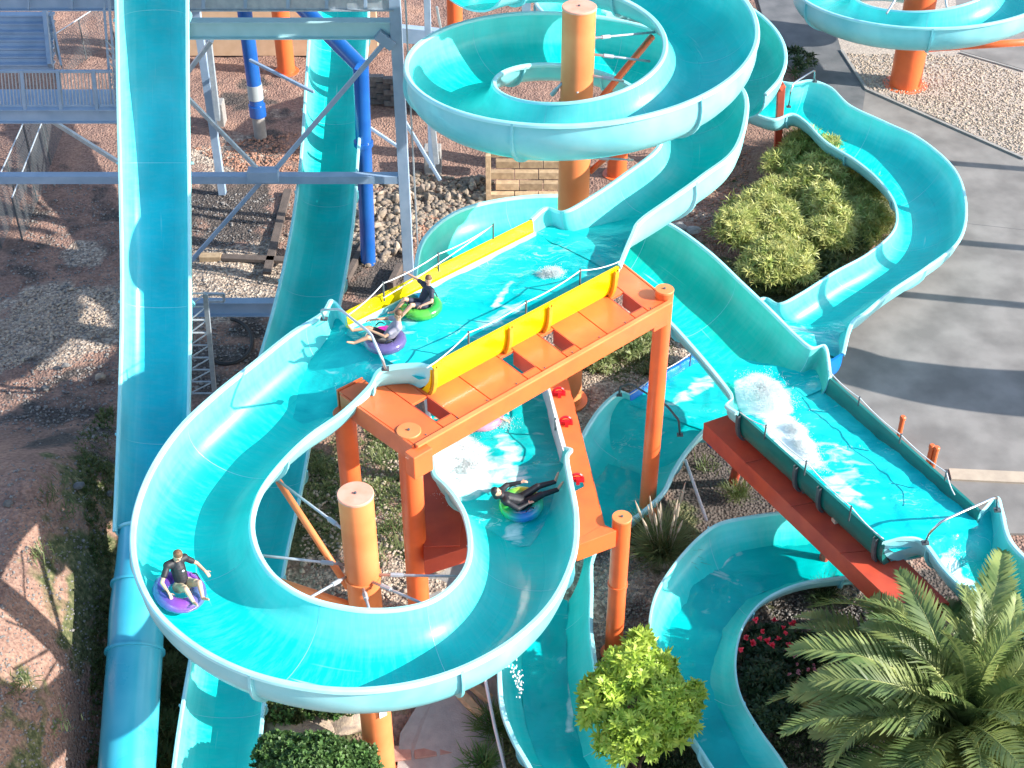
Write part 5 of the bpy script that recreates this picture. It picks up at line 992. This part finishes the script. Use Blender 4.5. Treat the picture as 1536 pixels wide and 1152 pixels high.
def drip(label, pts, n, rr):
    vs, fs = [], []; k = 0
    for _ in range(n):
        t_ = random.random(); i = min(len(pts)-2, int(t_*(len(pts)-1))); p = pts[i].lerp(pts[i+1], t_*(len(pts)-1)-i) + Vector([random.gauss(0, .06) for _ in range(3)]); r = random.uniform(.4, 1)*rr
        vs.append(IV*np.array([r, r, r*2.2]) + np.array(p)); fs.append(IF+12*k); k += 1
    tag(raw('falling_water', np.concatenate(vs), np.concatenate(fs), 'foam', kind='stuff'), label, 'water')
drip('drops of water falling from the underside of the big loop onto the lower slide', [P(765, 985, 5.0), P(775, 1010, 3.5), P(780, 1040, 1.5)], 70, .022)
# ================================================================== unseen slide and beams added at right to cast shade on the paving
st = [(Vector((x+.2, y-1.0, z)), Vector((x-.2, y+1.0, z+.3))) for x, y, z in [(17.4, 33.6, 6.2), (20, 32.1, 6.1), (23, 30.8, 6.0), (27, 30.2, 5.9), (32, 30.5, 5.8)]]
flume('unseen_slide', 'unseen raised slide beyond the right edge, added to cast the broad shadow on the paving', 'water slide', st, depth=1.0, joint=3, off=1)
t = thing('shadow_beams', 'unseen raised beams beyond the right edge, added to cast shadow bands on the paving', 'walkway', (24, 42, 0))
for y, z in ((35.2, 5.6), (38.8, 5.4), (44.5, 5.0)): part('beam', MB().beam((18.2, y+1.2, z), (34, y-1.5, z), .34, .3), 'steel', t)
for i in range(3): part('rung', MB().beam((21.5+i*.6, 46.8, 5.0), (21.3+i*.6, 45.2, 5.0), .16, .1), 'steel', t)
for x, y in ((30, 38.5), (31, 46)): part('post', MB().beam((x, y-1, 0), (x, y-1, 5), .25, .25), 'steel', t)
# ================================================================== PLANTS
def blades(n, ln, wd, up0=.2, up1=1.2, droop=.3, seed=0, base=.0, nseg=3, az=None):
    """n tapering, bending leaves from one point; vertices and quads"""
    rn = np.random.default_rng(seed); v = []; f = []
    for i in range(n):
        a = az if az is not None else 2*PI*(i/n)+rn.normal(0, .25); e = rn.uniform(up0, up1); L = ln*rn.uniform(.75, 1.15); w_ = wd*rn.uniform(.8, 1.2)
        h = np.array([math.cos(a), math.sin(a), 0]); s = np.array([-math.sin(a), math.cos(a), 0]); p = h*base; k = len(v)
        for j in range(nseg+1):
            u = j/nseg; wj = w_*(math.sin(PI*min(.97, .12+.86*u)))**.8*.5; v += [p-s*wj, p+s*wj]
            ee = e-droop*2*u; p = p+(h*math.cos(ee)+np.array([0, 0, math.sin(ee)]))*L/nseg
        for j in range(nseg): f.append((k+2*j, k+2*j+1, k+2*j+3, k+2*j+2))
    return np.array(v), f
def clump_meshes(name, mat, nvar, **kw):
    out = []
    for i in range(nvar):
        v, f = blades(seed=i+11, **kw); o = raw(name, v, f, mat, smooth=True); me = o.data; bpy.data.objects.remove(o); out.append(me)
    return out
def blob_pts(lobes, n, zbase, rn, shell=.72):
    """points spread through overlapping ellipsoids: (centre, (rx, ry, rz))"""
    out = []
    wts = np.array([r_[0]*r_[1] for _, r_ in lobes]); wts = wts/wts.sum()
    while len(out) < n:
        c, r_ = lobes[rn.choice(len(lobes), p=wts)]; d = rn.normal(0, 1, 3); d /= np.linalg.norm(d); d[2] = abs(d[2])*.95-.12; k = rn.uniform(shell, 1.05)
        p = Vector(c)+Vector((d[0]*r_[0]*k, d[1]*r_[1]*k, d[2]*r_[2]*k))
        if p.z > zbase: out.append((p, Vector((d[0], d[1], max(.05, d[2])))))
    return out
def shrub(label, cat, name, lobes, meshes, n, sc, stems=6, stemmat='bark', inner=None, seed=3, lean=.8, pname='leaf_cluster', group=None, tiltr=.35, insh=.25):
    rn = np.random.default_rng(seed); c0_ = sum((Vector(c) for c, _ in lobes), Vector())/len(lobes); zb = min(c[2] for c, _ in lobes)-.1
    base = Vector((c0_.x, c0_.y, gz(c0_.x, c0_.y))); root = thing(name, label, cat, base, group)
    for i, (p, d) in enumerate(blob_pts(lobes, n, gz(c0_.x, c0_.y), rn)):
        o = bpy.data.objects.new(pname, meshes[i % len(meshes)]); COL.objects.link(o); o.parent = root; o.location = p-base
        q = Vector((0, 0, 1)).lerp(d, lean); q.normalize(); q += Vector(rn.normal(0, tiltr*.5, 3)); o.rotation_euler = q.to_track_quat('Z', 'Y').to_euler(); o.rotation_euler.rotate_axis('Z', rn.uniform(0, 6.28)); k = sc*rn.uniform(.7, 1.25); o.scale = (k, k, k)
    for i in range(stems):
        c, r_ = lobes[i % len(lobes)]; e = Vector(c)+Vector((rn.normal(0, .2)*r_[0], rn.normal(0, .2)*r_[1], r_[2]*.5)); part('stem', MB().tube([base+Vector((rn.normal(0, .1), rn.normal(0, .1), -.05)), base.lerp(e, .5)+Vector((0, 0, .1)), e], [.03, .022, .01], 6), stemmat, root, smooth=True)
    if inner:                                            # the dense leaves deep inside, one mass
        vs, fs = [], []; k = 0; m0, mt_, cnt = inner; bv = np.array([v.co[:] for v in m0.vertices]); bf = np.array([list(p.vertices) for p in m0.polygons])
        for p, d in blob_pts(lobes, cnt, gz(c0_.x, c0_.y), rn, insh):
            a = rn.uniform(0, 6.28); R_ = np.array(Matrix.Rotation(a, 3, 'Z') @ Matrix.Rotation(rn.normal(0, .7), 3, 'X')); vs.append(bv @ R_.T*sc*rn.uniform(.7, 1.1) + np.array(p-base)); fs.append(bf+k); k += len(bv)
        raw('foliage', np.concatenate(vs), np.concatenate(fs), mt_, root, kind='stuff', smooth=True)
    return root
lob = lambda px_, py_, z, rx, ry, rz: (P(px_, py_, z), (rx, ry, rz))
mb_ = clump_meshes('leaf_cluster', 'bamboo', 5, n=11, ln=.27, wd=.034, up0=.1, up1=1.3, droop=.55)
mg_ = clump_meshes('leaf_cluster', 'grass', 3, n=26, ln=.75, wd=.022, up0=.8, up1=1.45, droop=.3)
rb_ = random.Random(4); bl = []
while len(bl) < 62:
    x, y = rb_.uniform(1090, 1325), rb_.uniform(205, 430)
    if inpoly(x, y, [(1165, 225), (1215, 215), (1262, 240), (1300, 268), (1322, 310), (1300, 350), (1240, 400), (1170, 428), (1110, 425), (1088, 350), (1140, 290)]): k = rb_.uniform(.55, .85); bl.append(((G(x, y+22) + Vector((0, 0, rb_.uniform(.45, .95)))), (k, k*rb_.uniform(.8, 1.1), k*rb_.uniform(.8, 1.2))))
shrub('big yellow green bamboo bush filling the inside of the garden slide bend', 'bush', 'bamboo_bush', bl, mb_, 299, 1.2, stems=14, inner=(mb_[0], 'bamboo', 9000), insh=.45)
shrub('dull green low bushes on the shaded side of the bamboo, along the garden slide', 'bush', 'low_bush', [lob(1300, 330, .4, .6, 1.0, .5), lob(1240, 400, .3, .9, .5, .4), lob(1160, 425, .3, .8, .5, .45), lob(1270, 370, .35, .7, .6, .4)], clump_meshes('leaf_cluster', 'weed', 3, n=12, ln=.22, wd=.04, up0=.1, up1=1.2, droop=.35), 140, 1.1, stems=5, inner=(mb_[1], 'weed', 500), seed=8)
shrub('tall grass clump above the bamboo bush near the little pool', 'grass', 'grass_clump', [lob(1190, 225, .2, .5, .4, .3), lob(1215, 215, .2, .5, .4, .3)], mg_, 26, 1.0, stems=0, seed=5, lean=.35, pname='tuft')
shrub('feathery green grass at the lower tip of the bamboo bush', 'grass', 'grass_clump', [lob(1130, 425, .2, .5, .35, .25)], mg_, 14, .8, stems=0, seed=6, lean=.35, pname='tuft')
shrub('dark bush between the road and the feeder slide at the top', 'bush', 'dark_bush', [lob(1195, 95, .4, .7, .9, .6)], clump_meshes('leaf_cluster', 'dark', 2, n=10, ln=.3, wd=.06, up0=0, up1=1.2, droop=.4), 50, 1, stems=3, seed=4)
ml_ = clump_meshes('leaf_rosette', 'lime', 5, n=13, ln=.165, wd=.046, up0=-.05, up1=.95, droop=.3)
shrub('bright lime green shrub of star shaped leaf rosettes at the bottom, between two slides', 'shrub', 'lime_shrub', [lob(945, 1010, 1.15, .75, .6, .7), lob(905, 1045, .9, .5, .55, .65), lob(1000, 1060, .9, .65, .6, .65), lob(950, 1110, .5, .75, .5, .8), lob(1010, 1090, .6, .55, .5, .6), lob(960, 965, 1.15, .3, .25, .35), lob(985, 1010, 1.0, .5, .5, .55), lob(885, 1075, .6, .3, .3, .35), lob(1038, 1045, .8, .3, .3, .4), lob(925, 1125, .3, .4, .3, .5)], ml_, 298, 1.4, stems=10, inner=(ml_[0], 'lime', 1100), seed=12, pname='leaf_rosette', lean=.75)
ms_ = clump_meshes('leaf_cluster', 'bush', 4, n=11, ln=.085, wd=.05, up0=.1, up1=1.3, droop=.15)
shrub('round mid green bush at the bottom edge left of the loop column', 'bush', 'round_bush', [lob(470, 1150, .1, .95, .8, .7), lob(420, 1135, 0, .6, .6, .55), lob(530, 1150, -.1, .6, .6, .5)], ms_, 290, 1.35, stems=6, inner=(ms_[0], 'bush', 3200), seed=14)
shrub('green bushes beside the boulder above the round bush', 'bush', 'low_bush', [lob(430, 1065, -.6, .7, .4, .35), lob(500, 1062, -.5, .5, .3, .25)], ms_, 90, 1.3, stems=3, inner=(ms_[1], 'weed', 700), seed=15)
shrub('weedy bushes seen under the platform, right of the lower pool', 'bush', 'low_bush', [lob(930, 515, .2, .9, .8, .45), lob(965, 495, .2, .5, .6, .5), lob(895, 540, .2, .5, .5, .3)], clump_meshes('leaf_cluster', 'grass', 3, n=12, ln=.2, wd=.035, up0=.1, up1=1.2, droop=.35), 110, 1, stems=4, inner=(mb_[1], 'grass', 500), seed=16)
def grassclump(label, p, n, ln, mat='grass', plume=0, name='ornamental_grass', wd=.016, seed=0, spread=.12, cat='grass'):
    root = thing(name, label, cat, p); rn = np.random.default_rng(seed); vs, fs = [], []; k = 0
    for i in range(n):
        v, f = blades(1, ln, wd, .55, 1.5, .32, seed=int(rn.integers(1e6)), nseg=4, az=rn.uniform(0, 6.28)); v = v + np.array([rn.normal(0, spread), rn.normal(0, spread), 0]); vs.append(v); fs += [tuple(a+k for a in q) for q in f]; k += len(v)
    raw('blades', np.concatenate(vs), fs, mat, root, kind='stuff', smooth=True)
    for i in range(plume):
        a = rn.uniform(0, 6.28); t_ = rn.uniform(.05, .4); L = ln*rn.uniform(1.1, 1.6); d = Vector((math.cos(a)*t_, math.sin(a)*t_, 1)).normalized(); b = Vector((rn.normal(0, .08), rn.normal(0, .08), 0)); m = MB(); m.tube([b+p, b+p+d*L*.72], .008, 5); m.tube([b+p+d*L*(.68+.32*u) for u in (0, .25, .6, 1)], [.012, .035, .03, .006], 7); part('plume', m, 'plume', root, smooth=True)
    return root
grassclump('pampas grass clump with pale upright plumes left of the drain pipe', G(992, 835, .05), 520, 1.35, plume=16, wd=.024, seed=1)
grassclump('dark green grass tussock under the red beam above the lowest slide', G(1105, 745, .05), 260, .6, 'weed', 2, seed=2)
grassclump('low green tussock at the foot of the short orange column', G(960, 800, .05), 200, .5, 'weed', 0, seed=3)
grassclump('dark grass tussock at the top rim of the flower bed', G(1235, 900, .05), 300, .7, 'dark', 0, seed=4)
grassclump('spiky green plant beside the thin pipe at the bottom', G(742, 1095, .05), 260, .75, 'bush', 0, seed=5, wd=.03, cat='plant', name='spiky_plant')
grassclump('second spiky plant at the bottom edge by the path', G(722, 1150, .05), 220, .65, 'bush', 0, seed=6, wd=.03, cat='plant', name='spiky_plant')
grassclump('yellow green strappy plant between the blue tube and the rear slide', G(255, 1010, .1), 150, .55, 'grass', 0, seed=7, wd=.03, cat='plant', name='strappy_plant')
grassclump('second strappy plant lower down beside the rear slide', G(250, 1095, .1), 150, .5, 'grass', 0, seed=8, wd=.03, cat='plant', name='strappy_plant')
grassclump('third strappy plant at the bottom edge left of the rear slide', G(245, 1140, .1), 120, .5, 'weed', 0, seed=9, wd=.03, cat='plant', name='strappy_plant')
for i, (a, b, ln, lb) in enumerate([(55, 835, .3, 'small weed on the red soil at the left edge'), (28, 1030, .35, 'weed patch on the soil at lower left'), (85, 1090, .22, 'weed in the sunlit patch at bottom left'), (75, 745, .3, 'weed near the pale stone on the left'), (100, 770, .25, 'small green weed left of the straight slide'),
        (605, 745, .35, 'weed tuft in the straw inside the loop'), (570, 690, .35, 'weed tuft under the platform corner'), (590, 800, .4, 'green weed between the columns inside the loop'), (560, 840, .3, 'weed at the foot of the brace inside the loop'), (478, 705, .4, 'dark weed left of the loop column'), (455, 760, .35, 'weed left of the orange brace'), (1060, 700, .3, 'small weed beside the drain pipe')]):
    grassclump(lb, G(a, b, .02), 70, ln, 'weed' if i % 2 else 'grass', 0, seed=30+i, wd=.025, cat='weed', name='weed', spread=.2)
# ground cover strips of weeds: uncountable
def cover(label, poly, n, ln, mat, cat='ground cover'):
    vs, fs = [], []; k = 0; base, bf = blades(7, ln, .03, .2, 1.3, .3, seed=5, nseg=2); bf = np.array(bf)
    for (x, y) in sample(poly, n):
        p = G(x, y); p.z += noise.noise((p.x*.45, p.y*.45, 0))*.15-.05; s_ = random.uniform(.5, 1.3)*(.4+.9*max(0, .5+noise.noise(p*1.3))); a = random.uniform(0, 6.28); c, s = math.cos(a), math.sin(a)
        vs.append(base @ np.array([[c, s, 0], [-s, c, 0], [0, 0, 1]])*s_ + np.array(p)); fs.append(bf+k); k += len(base)
    tag(raw('ground_cover', np.concatenate(vs), np.concatenate(fs), mat, kind='stuff'), label, cat)
cover('weedy ground cover left of the blue tube', [(110, 650), (170, 600), (160, 1152), (130, 1152), (140, 850)], 900, .13, 'weed')
cover('weeds in the strip between the blue tube and the rear slide', [(232, 940), (292, 960), (262, 1152), (225, 1152)], 900, .18, 'weed')
cover('grassy weeds on the earth inside the loop', [(450, 680), (600, 620), (610, 800), (450, 800)], 900, .13, 'grass')
cover('weeds beneath the platform beside the thick column foot', [(880, 500), (990, 470), (980, 560), (890, 560)], 700, .16, 'grass')
cover('dry grass on the slope above the garden slide bend', [(1120, 440), (1290, 280), (1340, 330), (1200, 445)], 900, .16, 'weed')
cover('low dark ground cover under the lime shrub', [(880, 1060), (1040, 1080), (1080, 1152), (900, 1152)], 900, .2, 'dark')
cover('dark ground cover in the flower bed under the palm', [(1110, 990), (1250, 940), (1420, 980), (1420, 1152), (1180, 1152), (1130, 1080)], 1500, .2, 'dark')
# flowering rhododendron
md_ = clump_meshes('leaf_cluster', 'dark', 3, n=10, ln=.15, wd=.05, up0=.0, up1=1.1, droop=.2)
rh = shrub('dark leaved flowering shrub with red blooms at the left of the flower bed', 'shrub', 'flowering_shrub', [lob(1165, 970, .5, .75, .55, .5), lob(1150, 1020, .4, .6, .5, .5), lob(1215, 980, .4, .5, .45, .4), lob(1160, 1070, .2, .6, .5, .45)], md_, 230, 1.2, stems=6, inner=(md_[0], 'dark', 1200), seed=21)
fm = clump_meshes('flower', 'flower', 3, n=14, ln=.07, wd=.05, up0=.1, up1=1.4, droop=.15)
for i, (a, b) in enumerate([(1134, 930), (1162, 932), (1145, 948), (1178, 950), (1152, 962), (1128, 966), (1158, 968), (1186, 938), (1120, 958), (1140, 958), (1175, 942), (1184, 968), (1112, 975), (1168, 960), (1192, 936)]):
    o = bpy.data.objects.new('flower', fm[i % 3]); COL.objects.link(o); o.parent = rh; o.location = P(a, b, 1.05)-org(rh); o.rotation_euler = (random.uniform(-.8, .4), random.uniform(-.4, .4), random.random()*6); k = random.uniform(1.0, 1.6); o.scale = (k, k, k)
pk = shrub('low shrub with faded pink blooms below the red one', 'shrub', 'pink_shrub', [lob(1190, 1000, .35, .4, .3, .3)], md_, 30, 1, stems=2, seed=22)
fp = clump_meshes('flower', 'pflower', 2, n=12, ln=.055, wd=.045, up0=.1, up1=1.4, droop=.15)
for i in range(14):
    o = bpy.data.objects.new('flower', fp[i % 2]); COL.objects.link(o); o.parent = pk; o.location = P(random.uniform(1165, 1225), random.uniform(975, 1018), .8)-org(pk); o.rotation_euler = (random.uniform(-.8, .4), random.uniform(-.4, .4), random.random()*6)
# palm ---------------------------------------------------------------------------
def frond_mesh(L, seed, rise, bend):
    rn = np.random.default_rng(seed); v = []; f = []; n = 34; pts = []; p = np.zeros(3); e = rise
    for i in range(n+1): pts.append(p.copy()); e -= bend/n*(.5+1.1*i/n); p = p+np.array([math.cos(e), 0, math.sin(e)])*L/n
    for i in range(3, n+1):
        u = i/n; t = pts[i]-pts[i-1]; t /= np.linalg.norm(t); up = np.array([-t[2], 0, t[0]]); ll = .46*L/3*(math.sin(PI*min(1, .10+.88*u)))**.7+.04
        for half in (0, .5):
            c = pts[i-1]+(pts[i]-pts[i-1])*half
            for s in (-1, 1):
                d = t*(.75+.5*u)+np.array([0, s, 0])*1.0+up*(.42+rn.normal(0, .12)); d += rn.normal(0, .07, 3); d /= np.linalg.norm(d); wv = np.cross(d, up); wv /= np.linalg.norm(wv); w_ = .021*L/3
                m1 = c+d*ll*.55; tip = c+d*ll-np.array([0, 0, .12*ll]); k = len(v); v += [c-wv*w_*.6, c+wv*w_*.6, m1-wv*w_, m1+wv*w_, tip-wv*.002, tip+wv*.002]; f += [(k, k+1, k+3, k+2), (k+2, k+3, k+5, k+4)]
    o = raw('frond', v, f, 'palm', smooth=False); me = o.data; bpy.data.objects.remove(o)
    m = MB(); m.tube([Vector(q) for q in pts[::3]], [max(.004, .03*(1-i/(n/3+1))) for i in range(len(pts[::3]))], 6); rach = part('midrib', m, 'rachis', None, smooth=True, origin=(0, 0, 0)); rm = rach.data; bpy.data.objects.remove(rach)
    return me, rm
FR = [frond_mesh(L, i, rise, bend) for i, (L, rise, bend) in enumerate([(3.1, .95, 1.7), (2.9, .7, 1.5), (2.6, 1.15, 1.5), (2.8, .45, 1.4), (2.2, 1.35, 1.1), (3.2, .35, 1.1), (3.0, .8, 2.1)])]
def palm(label, c, n, sc, seed, trunk=1.0):
    rn = np.random.default_rng(seed); g = gz(c.x, c.y); root = thing('palm_tree', label, 'palm', (c.x, c.y, g)); tk = MB(); hh = c.z-g; zs = np.linspace(0, hh, 16)
    tk.lathe((c.x, c.y, g), [(.26*(1+.12*(i % 2)), z_) for i, z_ in enumerate(zs)]+[(.1, hh+.15)], 18); part('trunk', tk, 'bark', root, smooth='auto')
    for i in range(n):
        a = i*2.39996+rn.normal(0, .12); t_ = i/n; k = (4, 2, 0, 6, 1, 3, 5)[min(6, int(t_*7))]; 
        if rn.random() < .25: k = int(rn.integers(0, 7))
        fo = bpy.data.objects.new('frond', FR[k][0]); COL.objects.link(fo); fo.parent = root; fo.location = Vector((.12*math.cos(a), .12*math.sin(a), hh+.1-.3*t_)); fo.rotation_euler = (rn.normal(0, .35), rn.normal(-.12, .18), a); s_ = sc*rn.uniform(.85, 1.12); fo.scale = (s_, s_, s_)
        r_ = bpy.data.objects.new('midrib', FR[k][1]); COL.objects.link(r_); r_.parent = fo
    return root
palm('big palm with arching yellow green fronds filling the bottom right corner', P(1446, 1104, 1.35), 104, 1.42, 3)
palm('second smaller palm behind, at the right edge under the exit slide', P(1570, 960, 1.0), 34, .8, 5)

# unseen tower landing, added and sized to shade the walkway below
t = thing('tower_shade_deck', 'unseen landing deck added above the top edge to shade the slide tower', 'platform', (-5, 40, 13.4))
part('deck', MB().box((-4.5, 39, 13.5), (12, 11.2, .12)), 'steel', t); part('roof', MB().box((-5, 41.5, 16.3), (12, 7, .1)), 'steel_l', t)
for x in (-10.4, .4):
    for y in (38, 44.4): part('post', MB().beam((x, y+.0, 0 if x < -10 and y > 44 else 9), (x, y, 16.3), .25, .25), 'steel', t)
for x0, x1, y in ((-10.5, -7.4, 36.6), (-5.6, .5, 36.6)): part('railing', MB().box(((x0+x1)/2, y, 14.1), (x1-x0, .06, 1.1)), 'steel', t)
